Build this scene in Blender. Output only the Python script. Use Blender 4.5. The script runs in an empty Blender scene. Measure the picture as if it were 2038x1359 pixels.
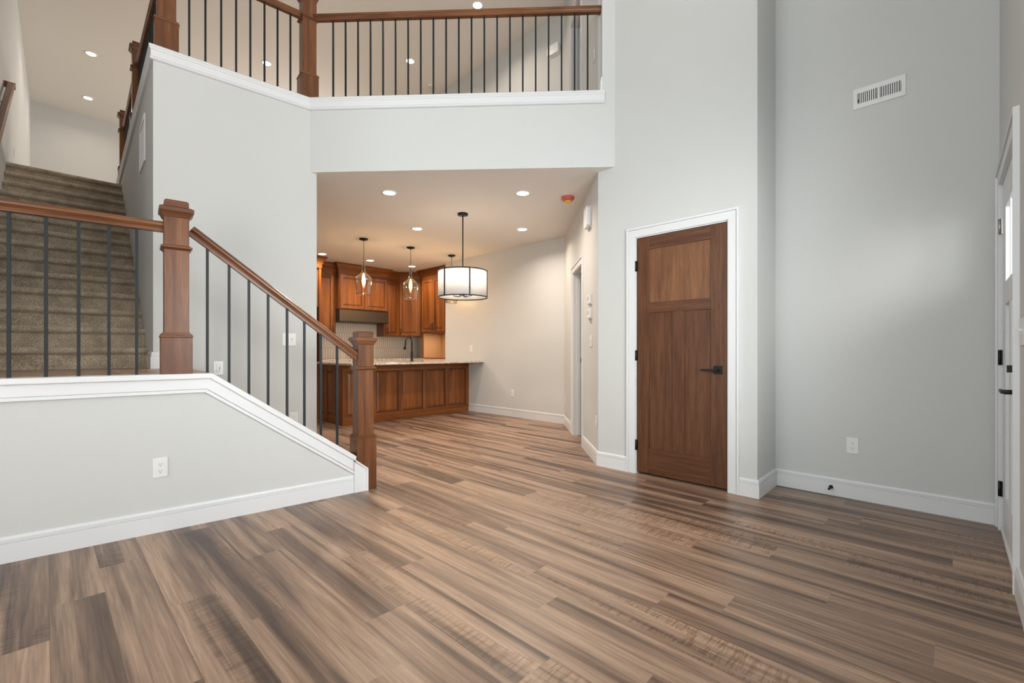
import bpy, bmesh, math, random
from mathutils import Vector, Matrix
random.seed(7)
PI = math.pi
sc = bpy.context.scene
COL = sc.collection

# ------------------------------------------------------------------ camera
cam_d = bpy.data.cameras.new('camera')
cam = bpy.data.objects.new('camera', cam_d); COL.objects.link(cam)
cam_d.sensor_width = 36.0
cam_d.lens = 36.0*900/2038
cam_d.shift_y = 18.5/2038
cam_d.clip_start = 0.02
cam.location = (0, 0, 1.08)
cam.rotation_euler = (PI/2, 0, math.radians(44.09-90))
sc.camera = cam

# ------------------------------------------------------------------ world, exposure
sc.view_settings.view_transform = 'Standard'
sc.view_settings.look = 'None'
sc.view_settings.gamma = 1.0
sc.view_settings.use_curve_mapping = False
sc.view_settings.exposure = 0.0
w = bpy.data.worlds.new('world'); sc.world = w; w.use_nodes = True
w.node_tree.nodes['Background'].inputs[0].default_value = (0.80, 0.90, 1.0, 1)
w.node_tree.nodes['Background'].inputs[1].default_value = 1.95

def area(name, loc, rot, sx, sy, power, color, shape='RECTANGLE', spread=PI):
    l = bpy.data.lights.new(name, 'AREA'); l.shape = shape
    l.size = sx
    if shape in ('RECTANGLE', 'ELLIPSE'): l.size_y = sy
    l.energy = power; l.color = color; l.spread = spread
    o = bpy.data.objects.new(name, l); COL.objects.link(o)
    o.location = loc; o.rotation_euler = rot
    return o
SKY = (0.80, 0.92, 1.0)
# daylight entering through the tall front windows and the end windows of the great room, then a loft fill
area('daylight_front_entry', (0.9, -1.0, 1.55), (PI/2, 0, -0.85), 2.2, 1.6, 215, SKY)
area('daylight_end', (-5.7, 1.6, 2.7), (PI/2, 0, -PI/2), 2.8, 3.6, 225, SKY)
area('loft_fill', (6.3, 10.9, 4.3), (PI/2+0.55, 0, PI/2), 3.4, 2.0, 240, (0.97, 0.95, 0.93))  # added lamp outside the loft wall, brightens the loft ceiling
# light thrown back up by the bright ground outside
area('daylight_ground_front', (-2.9, -2.6, 1.0), (PI/2+math.radians(35), 0, 0), 4.0, 3.0, 520, (0.95, 0.96, 1.0))
area('daylight_ground_entry', (1.2, -2.8, 2.4), (PI/2+math.radians(30), 0, 0), 2.6, 2.4, 230, (0.95, 0.96, 1.0))

# ------------------------------------------------------------------ materials
def newmat(name):
    m = bpy.data.materials.new(name); m.use_nodes = True
    nt = m.node_tree; b = nt.nodes['Principled BSDF']
    return m, nt, b
def N(nt, t, **kw):
    n = nt.nodes.new(t)
    for k, v in kw.items(): setattr(n, k, v)
    return n
def simple(name, col, rough=0.5, metal=0.0, spec=0.5):
    m, nt, b = newmat(name)
    b.inputs['Base Color'].default_value = (*col, 1)
    b.inputs['Roughness'].default_value = rough
    b.inputs['Metallic'].default_value = metal
    b.inputs['Specular IOR Level'].default_value = spec
    return m
def paint(name, col, rough=0.85, scale=110, strength=0.35, dist=0.003):
    m, nt, b = newmat(name)
    b.inputs['Base Color'].default_value = (*col, 1)
    b.inputs['Roughness'].default_value = rough
    b.inputs['Specular IOR Level'].default_value = 0.3
    tc = N(nt, 'ShaderNodeTexCoord'); nz = N(nt, 'ShaderNodeTexNoise')
    nz.inputs['Scale'].default_value = scale; nz.inputs['Detail'].default_value = 2
    bp = N(nt, 'ShaderNodeBump'); bp.inputs['Strength'].default_value = strength; bp.inputs['Distance'].default_value = dist
    nt.links.new(tc.outputs['Object'], nz.inputs['Vector'])
    nt.links.new(nz.outputs['Fac'], bp.inputs['Height']); nt.links.new(bp.outputs['Normal'], b.inputs['Normal'])
    return m
def wood(name, dark, mid, light, axis='z', rough=0.32, s=1.0):
    m, nt, b = newmat(name)
    tc = N(nt, 'ShaderNodeTexCoord'); mp = N(nt, 'ShaderNodeMapping')
    k = {'x': (0.9, 16, 16), 'y': (16, 0.9, 16), 'z': (16, 16, 0.9)}[axis]
    mp.inputs['Scale'].default_value = tuple(q*s for q in k)
    n1 = N(nt, 'ShaderNodeTexNoise'); n1.inputs['Scale'].default_value = 1.0
    n1.inputs['Detail'].default_value = 5; n1.inputs['Roughness'].default_value = 0.6; n1.inputs['Distortion'].default_value = 0.6
    n2 = N(nt, 'ShaderNodeTexNoise'); n2.inputs['Scale'].default_value = 9.0; n2.inputs['Detail'].default_value = 3
    r = N(nt, 'ShaderNodeValToRGB')
    r.color_ramp.elements[0].position = 0.28; r.color_ramp.elements[0].color = (*dark, 1)
    r.color_ramp.elements[1].position = 0.72; r.color_ramp.elements[1].color = (*light, 1)
    e = r.color_ramp.elements.new(0.5); e.color = (*mid, 1)
    mx = N(nt, 'ShaderNodeMixRGB', blend_type='MULTIPLY'); mx.inputs['Fac'].default_value = 0.55
    r2 = N(nt, 'ShaderNodeValToRGB')
    r2.color_ramp.elements[0].position = 0.35; r2.color_ramp.elements[0].color = (0.62, 0.58, 0.55, 1)
    r2.color_ramp.elements[1].position = 0.6; r2.color_ramp.elements[1].color = (1, 1, 1, 1)
    L = nt.links.new
    L(tc.outputs['Object'], mp.inputs['Vector']); L(mp.outputs['Vector'], n1.inputs['Vector']); L(mp.outputs['Vector'], n2.inputs['Vector'])
    L(n1.outputs['Fac'], r.inputs['Fac']); L(n2.outputs['Fac'], r2.inputs['Fac'])
    L(r.outputs['Color'], mx.inputs['Color1']); L(r2.outputs['Color'], mx.inputs['Color2'])
    L(mx.outputs['Color'], b.inputs['Base Color'])
    b.inputs['Roughness'].default_value = rough
    b.inputs['Specular IOR Level'].default_value = 0.35; b.inputs['Coat Weight'].default_value = 0.08; b.inputs['Coat Roughness'].default_value = 0.2
    return m
def emis(name, col, strength):
    m, nt, b = newmat(name)
    b.inputs['Base Color'].default_value = (0.8, 0.8, 0.8, 1)
    b.inputs['Emission Color'].default_value = (*col, 1); b.inputs['Emission Strength'].default_value = strength
    return m

M = {}
M['wall'] = paint('wall_paint', (0.582, 0.588, 0.578))
M['ceil'] = paint('ceiling_paint', (0.74, 0.71, 0.675), scale=90, strength=0.25, dist=0.003)
M['trim'] = simple('white_trim_paint', (0.70, 0.705, 0.715), 0.4)
M['plate'] = simple('white_plastic', (0.74, 0.74, 0.74), 0.3)
M['slot'] = simple('dark_slot', (0.03, 0.03, 0.03), 0.6)
M['groove'] = simple('seam_grey', (0.42, 0.42, 0.42), 0.7)
M['iron'] = simple('dark_iron', (0.009, 0.012, 0.014), 0.5, 0.0, 0.3)
M['black'] = simple('matte_black_metal', (0.012, 0.012, 0.013), 0.4, 0.5)
RW = ((0.070, 0.023, 0.008), (0.145, 0.053, 0.019), (0.25, 0.100, 0.040))
for ax in 'xyz': M['rail_'+ax] = wood('stained_rail_wood_'+ax, *RW, axis=ax)
CW = ((0.11, 0.030, 0.006), (0.20, 0.062, 0.013), (0.31, 0.108, 0.026))
for ax in 'xz': M['cab_'+ax] = wood('stained_cabinet_wood_'+ax, *CW, axis=ax, s=0.7)
M['cab_glaze'] = simple('dark_glaze', (0.05, 0.018, 0.008), 0.4)
DW = ((0.070, 0.025, 0.010), (0.108, 0.040, 0.016), (0.155, 0.062, 0.026))
for ax in 'xz': M['door_'+ax] = wood('mahogany_door_wood_'+ax, *DW, axis=ax, rough=0.42, s=2.4)
M['door_panel'] = wood('mahogany_panel_wood', (0.13, 0.052, 0.022), (0.19, 0.080, 0.034), (0.26, 0.117, 0.052), axis='z', rough=0.42, s=1.6)
M['bronze'] = simple('dark_bronze_metal', (0.13, 0.098, 0.072), 0.33, 0.9)
M['steel'] = simple('brushed_nickel', (0.45, 0.44, 0.42), 0.35, 0.9)
M['shade'] = None
M['tile'] = simple('cream_glazed_tile', (0.66, 0.60, 0.52), 0.22)
M['grout'] = simple('brown_grout', (0.045, 0.03, 0.02), 0.9)
M['red'] = simple('red_plastic_cover', (0.50, 0.09, 0.08), 0.3)
M['yellow'] = simple('yellow_label', (0.75, 0.42, 0.05), 0.5)
M['can'] = emis('lit_downlight_lens', (1.0, 0.93, 0.84), 18)
M['bulb'] = emis('glowing_filament', (1.0, 0.72, 0.40), 90)
M['fridge'] = simple('black_appliance', (0.01, 0.01, 0.012), 0.25)

def mk_shade():
    m, nt, b = newmat('white_linen_shade')
    b.inputs['Base Color'].default_value = (0.82, 0.81, 0.80, 1); b.inputs['Roughness'].default_value = 0.9
    tr = N(nt, 'ShaderNodeBsdfTranslucent'); tr.inputs['Color'].default_value = (0.85, 0.83, 0.80, 1)
    mx = N(nt, 'ShaderNodeMixShader'); mx.inputs[0].default_value = 0.35
    out = nt.nodes['Material Output']
    nt.links.new(b.outputs[0], mx.inputs[1]); nt.links.new(tr.outputs[0], mx.inputs[2]); nt.links.new(mx.outputs[0], out.inputs['Surface'])
    return m
M['shade'] = mk_shade()
def mk_glass(name='clear_glass', col=(1, 0.97, 0.93), rough=0.0):
    m, nt, b = newmat(name)
    gl = N(nt, 'ShaderNodeBsdfGlossy'); gl.inputs['Roughness'].default_value = 0.04
    tp = N(nt, 'ShaderNodeBsdfTransparent'); tp.inputs['Color'].default_value = (*col, 1)
    fr = N(nt, 'ShaderNodeLayerWeight'); fr.inputs['Blend'].default_value = 0.35
    mx = N(nt, 'ShaderNodeMixShader')
    out = nt.nodes['Material Output']
    nt.links.new(fr.outputs['Facing'], mx.inputs[0])
    nt.links.new(tp.outputs[0], mx.inputs[1]); nt.links.new(gl.outputs[0], mx.inputs[2]); nt.links.new(mx.outputs[0], out.inputs['Surface'])
    return m
M['glass'] = mk_glass()
def mk_granite():
    m, nt, b = newmat('speckled_granite')
    tc = N(nt, 'ShaderNodeTexCoord')
    n1 = N(nt, 'ShaderNodeTexNoise'); n1.inputs['Scale'].default_value = 38; n1.inputs['Detail'].default_value = 6; n1.inputs['Roughness'].default_value = 0.7
    n2 = N(nt, 'ShaderNodeTexNoise'); n2.inputs['Scale'].default_value = 7; n2.inputs['Detail'].default_value = 3
    r = N(nt, 'ShaderNodeValToRGB')
    el = r.color_ramp.elements
    el[0].position = 0.36; el[0].color = (0.10, 0.06, 0.04, 1)
    el[1].position = 0.62; el[1].color = (0.70, 0.66, 0.60, 1)
    for p, c in ((0.42, (0.42, 0.28, 0.17, 1)), (0.48, (0.68, 0.60, 0.50, 1))):
        e = el.new(p); e.color = c
    mx = N(nt, 'ShaderNodeMixRGB'); mx.blend_type = 'MULTIPLY'; mx.inputs[0].default_value = 0.35
    L = nt.links.new
    L(tc.outputs['Object'], n1.inputs['Vector']); L(tc.outputs['Object'], n2.inputs['Vector'])
    L(n1.outputs['Fac'], r.inputs['Fac']); L(r.outputs['Color'], mx.inputs[1]); L(n2.outputs['Fac'], mx.inputs[2])
    L(mx.outputs[0], b.inputs['Base Color']); b.inputs['Roughness'].default_value = 0.15
    return m
M['granite'] = mk_granite()
def mk_carpet():
    m, nt, b = newmat('taupe_carpet')
    tc = N(nt, 'ShaderNodeTexCoord')
    n1 = N(nt, 'ShaderNodeTexNoise'); n1.inputs['Scale'].default_value = 130; n1.inputs['Detail'].default_value = 3
    n2 = N(nt, 'ShaderNodeTexNoise'); n2.inputs['Scale'].default_value = 9; n2.inputs['Detail'].default_value = 2
    r = N(nt, 'ShaderNodeValToRGB')
    r.color_ramp.elements[0].position = 0.3; r.color_ramp.elements[0].color = (0.25, 0.195, 0.135, 1)
    r.color_ramp.elements[1].position = 0.7; r.color_ramp.elements[1].color = (0.60, 0.50, 0.38, 1)
    mx = N(nt, 'ShaderNodeMixRGB'); mx.blend_type = 'OVERLAY'; mx.inputs[0].default_value = 0.5
    bp = N(nt, 'ShaderNodeBump'); bp.inputs['Strength'].default_value = 0.8; bp.inputs['Distance'].default_value = 0.006
    L = nt.links.new
    L(tc.outputs['Object'], n1.inputs['Vector']); L(tc.outputs['Object'], n2.inputs['Vector'])
    L(n1.outputs['Fac'], r.inputs['Fac']); L(r.outputs['Color'], mx.inputs[1]); L(n2.outputs['Fac'], mx.inputs[2])
    L(mx.outputs[0], b.inputs['Base Color']); L(n1.outputs['Fac'], bp.inputs['Height']); L(bp.outputs['Normal'], b.inputs['Normal'])
    b.inputs['Roughness'].default_value = 1.0; b.inputs['Specular IOR Level'].default_value = 0.1
    b.inputs['Sheen Weight'].default_value = 0.3
    return m
M['carpet'] = mk_carpet()
def mk_floor():
    m, nt, b = newmat('walnut_plank_flooring')
    L = nt.links.new
    tc = N(nt, 'ShaderNodeTexCoord')
    at = N(nt, 'ShaderNodeVertexColor'); at.layer_name = 'plank'
    sep = N(nt, 'ShaderNodeSeparateColor'); L(at.outputs['Color'], sep.inputs[0])
    sx = N(nt, 'ShaderNodeSeparateXYZ'); L(tc.outputs['Object'], sx.inputs[0])
    def math_(op, a, c=None):
        n = N(nt, 'ShaderNodeMath', operation=op)
        for i, v in enumerate((a, c)):
            if v is None: continue
            if isinstance(v, (int, float)): n.inputs[i].default_value = v
            else: L(v, n.inputs[i])
        return n.outputs[0]
    def vec(a, bb, c):
        n = N(nt, 'ShaderNodeCombineXYZ')
        for i, v in enumerate((a, bb, c)):
            if isinstance(v, (int, float)): n.inputs[i].default_value = v
            else: L(v, n.inputs[i])
        return n.outputs[0]
    offs = math_('MULTIPLY', sep.outputs[0], 37.0)
    X, Y = sx.outputs[0], sx.outputs[1]
    def noise(kx, ky, z, detail, rough=0.5, dist=0.0):
        n = N(nt, 'ShaderNodeTexNoise'); n.inputs['Scale'].default_value = 1
        n.inputs['Detail'].default_value = detail; n.inputs['Roughness'].default_value = rough; n.inputs['Distortion'].default_value = dist
        L(vec(math_('MULTIPLY', X, kx), math_('MULTIPLY', Y, ky), z), n.inputs['Vector'])
        return n.outputs['Fac']
    streak = noise(12, 0.45, offs, 5, 0.55, 0.5)
    fine = noise(95, 3.0, offs, 4, 0.65)
    fig = noise(9, 75, math_('ADD', offs, 5.0), 2, 0.5, 1.2)
    r = N(nt, 'ShaderNodeValToRGB'); el = r.color_ramp.elements
    el[0].position = 0.32; el[0].color = (0.085, 0.052, 0.037, 1)
    el[1].position = 0.68; el[1].color = (0.44, 0.295, 0.205, 1)
    for p, c in ((0.44, (0.20, 0.128, 0.088, 1)), (0.54, (0.345, 0.228, 0.158, 1))):
        e = el.new(p); e.color = c
    # shift the ramp a little from plank to plank
    sh = math_('ADD', streak, math_('MULTIPLY', math_('SUBTRACT', sep.outputs[1], 0.5), 0.095))
    L(sh, r.inputs['Fac'])
    rf = N(nt, 'ShaderNodeValToRGB')
    rf.color_ramp.elements[0].position = 0.35; rf.color_ramp.elements[0].color = (0.58, 0.55, 0.53, 1)
    rf.color_ramp.elements[1].position = 0.62; rf.color_ramp.elements[1].color = (1.06, 1.06, 1.06, 1)
    L(fine, rf.inputs['Fac'])
    m1 = N(nt, 'ShaderNodeMixRGB', blend_type='MULTIPLY'); m1.inputs[0].default_value = 0.8
    L(r.outputs[0], m1.inputs[1]); L(rf.outputs[0], m1.inputs[2])
    # cross-figured ("tiger") grain on some planks
    fr = N(nt, 'ShaderNodeValToRGB')
    fr.color_ramp.elements[0].position = 0.40; fr.color_ramp.elements[0].color = (0.60, 0.52, 0.45, 1)
    fr.color_ramp.elements[1].position = 0.55; fr.color_ramp.elements[1].color = (1, 1, 1, 1)
    L(fig, fr.inputs['Fac'])
    mask = math_('MULTIPLY', math_('GREATER_THAN', sep.outputs[2], 0.62), math_('GREATER_THAN', noise(8, 0.8, math_('ADD', offs, 9.0), 1), 0.5))
    m2 = N(nt, 'ShaderNodeMixRGB', blend_type='MULTIPLY'); L(math_('MULTIPLY', mask, 0.75), m2.inputs[0])
    L(m1.outputs[0], m2.inputs[1]); L(fr.outputs[0], m2.inputs[2])
    # dark hairline seams from the plank UVs (u, v in metres from the plank edges)
    uv = N(nt, 'ShaderNodeUVMap'); uv.uv_map = 'edge'
    su = N(nt, 'ShaderNodeSeparateXYZ'); L(uv.outputs[0], su.inputs[0])
    eu = math_('MINIMUM', su.outputs[0], math_('SUBTRACT', 0.175, su.outputs[0]))
    seam = math_('LESS_THAN', eu, 0.0009)
    m3 = N(nt, 'ShaderNodeMixRGB', blend_type='MULTIPLY'); L(math_('MULTIPLY', seam, 0.55), m3.inputs[0])
    m3.inputs[2].default_value = (0.35, 0.3, 0.27, 1); L(m2.outputs[0], m3.inputs[1])
    L(m3.outputs[0], b.inputs['Base Color'])
    rr = N(nt, 'ShaderNodeMapRange'); rr.inputs['To Min'].default_value = 0.30; rr.inputs['To Max'].default_value = 0.46
    L(fine, rr.inputs['Value']); L(rr.outputs[0], b.inputs['Roughness'])
    bp = N(nt, 'ShaderNodeBump'); bp.inputs['Strength'].default_value = 0.12; bp.inputs['Distance'].default_value = 0.002
    L(fine, bp.inputs['Height']); L(bp.outputs[0], b.inputs['Normal'])
    return m
M['floor'] = mk_floor()

# ------------------------------------------------------------------ mesh helpers
class MB:
    def __init__(s): s.v = []; s.f = []; s.mi = []; s.cur = 0; s.smooth = []
    def add(s, vs, fs, smooth=False):
        n = len(s.v); s.v += [tuple(p) for p in vs]
        for f in fs: s.f.append([i+n for i in f]); s.mi.append(s.cur); s.smooth.append(smooth)
        return s
    def box(s, x0, x1, y0, y1, z0, z1):
        vs = [(x, y, z) for x in (x0, x1) for y in (y0, y1) for z in (z0, z1)]
        return s.add(vs, [(0, 1, 3, 2), (4, 6, 7, 5), (0, 4, 5, 1), (2, 3, 7, 6), (0, 2, 6, 4), (1, 5, 7, 3)])
    def frustum(s, x0, x1, z0, z1, y0, ins, y1):
        """rectangle x,z at y0 shrinking by ins at y1 (raised panel field facing -y)"""
        a = [(x0, y0, z0), (x1, y0, z0), (x1, y0, z1), (x0, y0, z1)]
        b_ = [(x0+ins, y1, z0+ins), (x1-ins, y1, z0+ins), (x1-ins, y1, z1-ins), (x0+ins, y1, z1-ins)]
        fs = [(4, 5, 6, 7), (3, 2, 1, 0)] + [(i, (i+1) % 4, (i+1) % 4+4, i+4) for i in range(4)]
        return s.add(a+b_, fs)
    def prism(s, pts, a, b_, axis='z'):
        """polygon pts (2D) extruded from a to b along axis"""
        def P(p, t):
            return {'z': (p[0], p[1], t), 'y': (p[0], t, p[1]), 'x': (t, p[0], p[1])}[axis]
        n = len(pts)
        vs = [P(p, a) for p in pts]+[P(p, b_) for p in pts]
        return s.add(vs, [tuple(range(n)), tuple(range(2*n-1, n-1, -1))]+[(i, (i+1) % n, (i+1) % n+n, i+n) for i in range(n)])
    def sweep(s, prof, A, B, mA=None, mB=None, side=(0, -1, 0), up=(0, 0, 1)):
        """profile (out, up) carried from A to B; mA/mB shift of the end per unit 'out' (mitres)"""
        A = Vector(A); B = Vector(B); side = Vector(side); up = Vector(up); d = (B-A).normalized()
        n = len(prof)
        va = [A+side*p[0]+up*p[1]+d*((mA or 0)*p[0]) for p in prof]
        vb = [B+side*p[0]+up*p[1]+d*((mB or 0)*p[0]) for p in prof]
        return s.add(va+vb, [tuple(range(n)), tuple(range(2*n-1, n-1, -1))]+[(i, (i+1) % n, (i+1) % n+n, i+n) for i in range(n)])
    def cyl(s, c, r, h, n=24, axis='z', r2=None, smooth=True):
        r2 = r if r2 is None else r2
        vs = []
        for t, rr in ((0, r), (h, r2)):
            for i in range(n):
                a = 2*PI*i/n; u, v = rr*math.cos(a), rr*math.sin(a)
                vs.append({'z': (c[0]+u, c[1]+v, c[2]+t), 'y': (c[0]+u, c[1]+t, c[2]+v), 'x': (c[0]+t, c[1]+u, c[2]+v)}[axis])
        n0 = len(s.v); s.v += vs
        for i in range(n): s.f.append([n0+i, n0+(i+1) % n, n0+(i+1) % n+n, n0+i+n]); s.mi.append(s.cur); s.smooth.append(smooth)
        for f in (list(range(n)), list(range(2*n-1, n-1, -1))): s.f.append([n0+i for i in f]); s.mi.append(s.cur); s.smooth.append(False)
        return s
    def lathe(s, prof, c=(0, 0, 0), n=32, closed=False):
        m = len(prof); vs = []
        for i in range(n):
            a = 2*PI*i/n
            for r, z in prof: vs.append((c[0]+r*math.cos(a), c[1]+r*math.sin(a), c[2]+z))
        fs = []
        for i in range(n):
            j = (i+1) % n
            for k in range(m if closed else m-1):
                k2 = (k+1) % m
                fs.append((i*m+k, j*m+k, j*m+k2, i*m+k2))
        return s.add(vs, fs, True)
    def tube(s, path, r, n=10):
        pts = [Vector(p) for p in path]; vs = []
        for i, p in enumerate(pts):
            d = (pts[min(i+1, len(pts)-1)]-pts[max(i-1, 0)]).normalized()
            ref = Vector((0, 0, 1)) if abs(d.z) < 0.9 else Vector((1, 0, 0))
            u = d.cross(ref).normalized(); v = d.cross(u)
            rr = r[i] if isinstance(r, (list, tuple)) else r
            for k in range(n):
                a = 2*PI*k/n; vs.append(p+u*(rr*math.cos(a))+v*(rr*math.sin(a)))
        fs = [(i*n+k, i*n+(k+1) % n, (i+1)*n+(k+1) % n, (i+1)*n+k) for i in range(len(pts)-1) for k in range(n)]
        s.add(vs, fs, True)
        return s.add(vs[:n]+vs[-n:], [tuple(range(n)), tuple(range(2*n-1, n-1, -1))])
    def mesh(s, name, mats):
        me = bpy.data.meshes.new(name)
        me.from_pydata([tuple(v) for v in s.v], [], s.f)
        if not isinstance(mats, (list, tuple)): mats = [mats]
        for m in mats: me.materials.append(m)
        for p, mi, sm in zip(me.polygons, s.mi, s.smooth): p.material_index = mi; p.use_smooth = sm
        bm = bmesh.new(); bm.from_mesh(me)
        bmesh.ops.remove_doubles(bm, verts=bm.verts, dist=1e-6) if s.smooth and any(s.smooth) else None
        bmesh.ops.recalc_face_normals(bm, faces=bm.faces)
        bm.to_mesh(me); bm.free()
        return me

def obj(name, mb, mats, parent=None, bevel=0, loc=None, rot=None, label=None):
    me = mb.mesh(name, mats)
    o = bpy.data.objects.new(name, me); COL.objects.link(o)
    if parent: o.parent = parent
    if loc: o.location = loc
    if rot: o.rotation_euler = rot
    if bevel:
        md = o.modifiers.new('bevel', 'BEVEL'); md.width = bevel; md.segments = 2; md.limit_method = 'ANGLE'; md.angle_limit = math.radians(40)
    if label: o['label'] = label
    return o
def tag(o, label, cat=None, group=None, kind=None):
    o['label'] = label
    if cat: o['category'] = cat
    if group: o['group'] = group
    if kind: o['kind'] = kind
    return o
def thing(name, label, cat, loc=(0, 0, 0), rz=0, group=None, kind=None):
    o = bpy.data.objects.new(name, None); COL.objects.link(o); o.empty_display_size = 0.1
    o.location = loc; o.rotation_euler = (0, 0, rz)
    return tag(o, label, cat, group, kind)
def dup(root, loc, rz, label=None):
    r = root.copy(); COL.objects.link(r); r.location = loc; r.rotation_euler = (0, 0, rz)
    if label: r['label'] = label
    for ch in list(root.children):
        c = ch.copy(); COL.objects.link(c); c.parent = r
        for g in list(ch.children):
            d = g.copy(); COL.objects.link(d); d.parent = c
    return r

class Fr:
    """wall frame: P left end, Q right end as seen from the room; x to the right, -y toward the room"""
    def __init__(s, P, Q):
        s.P = Vector((*P, 0)); s.Q = Vector((*Q, 0)); s.d = (s.Q-s.P).normalized(); s.L = (s.Q-s.P).length
        s.rz = math.atan2(s.d.y, s.d.x); s.n = Vector((-s.d.y, s.d.x, 0))
    def s_of(s, x, y): return (Vector((x, y, 0))-s.P).dot(s.d)
    def at(s, x, y=0.0, z=0.0):
        p = s.P+s.d*x+s.n*y; return (p.x, p.y, z)

def wall(name, fr, z0, z1, th=0.12, openings=(), x0=0.0, x1=None, label='', mat=None):
    """openings: (xa, xb, za, zb)"""
    x1 = fr.L if x1 is None else x1
    mb = MB(); cuts = sorted(set([x0, x1]+[o[0] for o in openings]+[o[1] for o in openings]))
    for a, b_ in zip(cuts, cuts[1:]):
        spans = [(z0, z1)]
        for (oa, ob, za, zb) in openings:
            if oa <= a+1e-6 and ob >= b_-1e-6:
                ns = []
                for (q0, q1) in spans:
                    if zb <= q0 or za >= q1: ns.append((q0, q1)); continue
                    if za > q0: ns.append((q0, za))
                    if zb < q1: ns.append((zb, q1))
                spans = ns
        for q0, q1 in spans: mb.box(a, b_, 0, th, q0, q1)
    o = obj(name, mb, mat or M['wall'], loc=fr.at(0), rot=(0, 0, fr.rz))
    return tag(o, label, 'wall', kind='structure')

BB = [(0, 0), (0.016, 0), (0.016, 0.0975), (0.009, 0.0985), (0.009, 0.1025), (0.015, 0.1035), (0.015, 0.1125),
      (0.008, 0.1135), (0.008, 0.1175), (0.012, 0.1185), (0.009, 0.129), (0.004, 0.132), (0, 0.132)]
def baseboard(name, fr, segs, z=0.0, label='white grooved baseboard'):
    """segs: (xa, xb, mitreA, mitreB): mitre -1 outside corner, +1 inside corner (45 deg), other values = tan"""
    mb = MB()
    for sg in segs:
        a, b_ = sg[0], sg[1]; mA = sg[2] if len(sg) > 2 else 0; mB = sg[3] if len(sg) > 3 else 0
        mb.sweep(BB, (a, 0, z), (b_, 0, z), mA, mB)
    o = obj(name, mb, M['trim'], loc=fr.at(0), rot=(0, 0, fr.rz))
    return tag(o, label, 'baseboard', kind='structure')

CAS = [(0, 0), (0.012, 0), (0.0125, 0.059), (0.008, 0.060), (0.008, 0.0635), (0.021, 0.0645), (0.021, 0.080), (0.0, 0.082)]
def casing(name, fr, xa, xb, zt, zb=0.0, label='white door casing', parent=None):
    """U shaped casing round an opening xa..xb up to zt. profile: (out, away from the opening)"""
    mb = MB(); w_ = 0.0
    def strip(A, B, away, mA, mB):
        A = Vector(A); B = Vector(B); away = Vector(away); d = (B-A).normalized(); n = len(CAS)
        va = [A+Vector((0, -p[0], 0))+away*p[1]+d*(mA*p[1]) for p in CAS]
        vb = [B+Vector((0, -p[0], 0))+away*p[1]+d*(mB*p[1]) for p in CAS]
        mb.add(va+vb, [tuple(range(n)), tuple(range(2*n-1, n-1, -1))]+[(i, (i+1) % n, (i+1) % n+n, i+n) for i in range(n)])
    strip((xa, 0, zb), (xa, 0, zt), (-1, 0, 0), 0, 1)
    strip((xb, 0, zb), (xb, 0, zt), (1, 0, 0), 0, 1)
    strip((xa, 0, zt), (xb, 0, zt), (0, 0, 1), -1, 1)
    o = obj(name, mb, M['trim'], parent=parent, loc=None if parent else fr.at(0), rot=None if parent else (0, 0, fr.rz))
    if not parent: tag(o, label, 'trim', kind='structure')
    return o

# ------------------------------------------------------------------ plan (metres)
CK = 2.765      # kitchen ceiling
LF = 3.264      # loft floor
TOP = 6.10      # high ceiling
LEDGE = 3.46    # top of the loft ledge cap
LAND = 0.94     # stair landing
F_clo = Fr((3.63, 2.385), (3.63, 1.014))
F_ret = Fr((3.63, 1.014), (4.11, 1.014))
F_rgt = Fr((4.11, 1.014), (4.11, -0.22))
F_fnt = Fr((4.11, -0.22), (-5.0, -0.22))
F_dia = Fr((5.33, 4.085), (3.63, 2.385))
F_kit = Fr((5.33, 6.94), (5.33, 4.085))
F_end = Fr((-5.0, -0.22), (-5.0, 3.42))
S = Vector((0.585, 4.46)); P1 = Vector((1.739, 4.34)); PE = Vector((1.80, 4.334)); P2 = Vector((3.63, 2.205))
F_sta = Fr((S.x, S.y), (PE.x, PE.y))
F_fas = Fr((P1.x, P1.y), (P2.x, P2.y))
F_sid = Fr((0.735, 8.80), (S.x, S.y))
F_lef = Fr((-0.40, 3.42), (-0.21, 13.25))
K0 = Vector((-0.16, 3.463)); K1 = Vector((1.743, 3.257)); kd = (K1-K0).normalized()
KL = K0-kd*0.30
F_kne = Fr((KL.x, KL.y), (K1.x, K1.y))

# ---- floors and ceilings
def poly_slab(name, pts, z0, z1, mat, label, cat):
    o = obj(name, MB().prism(pts, z0, z1), mat)
    return tag(o, label, cat, kind='structure')

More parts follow.
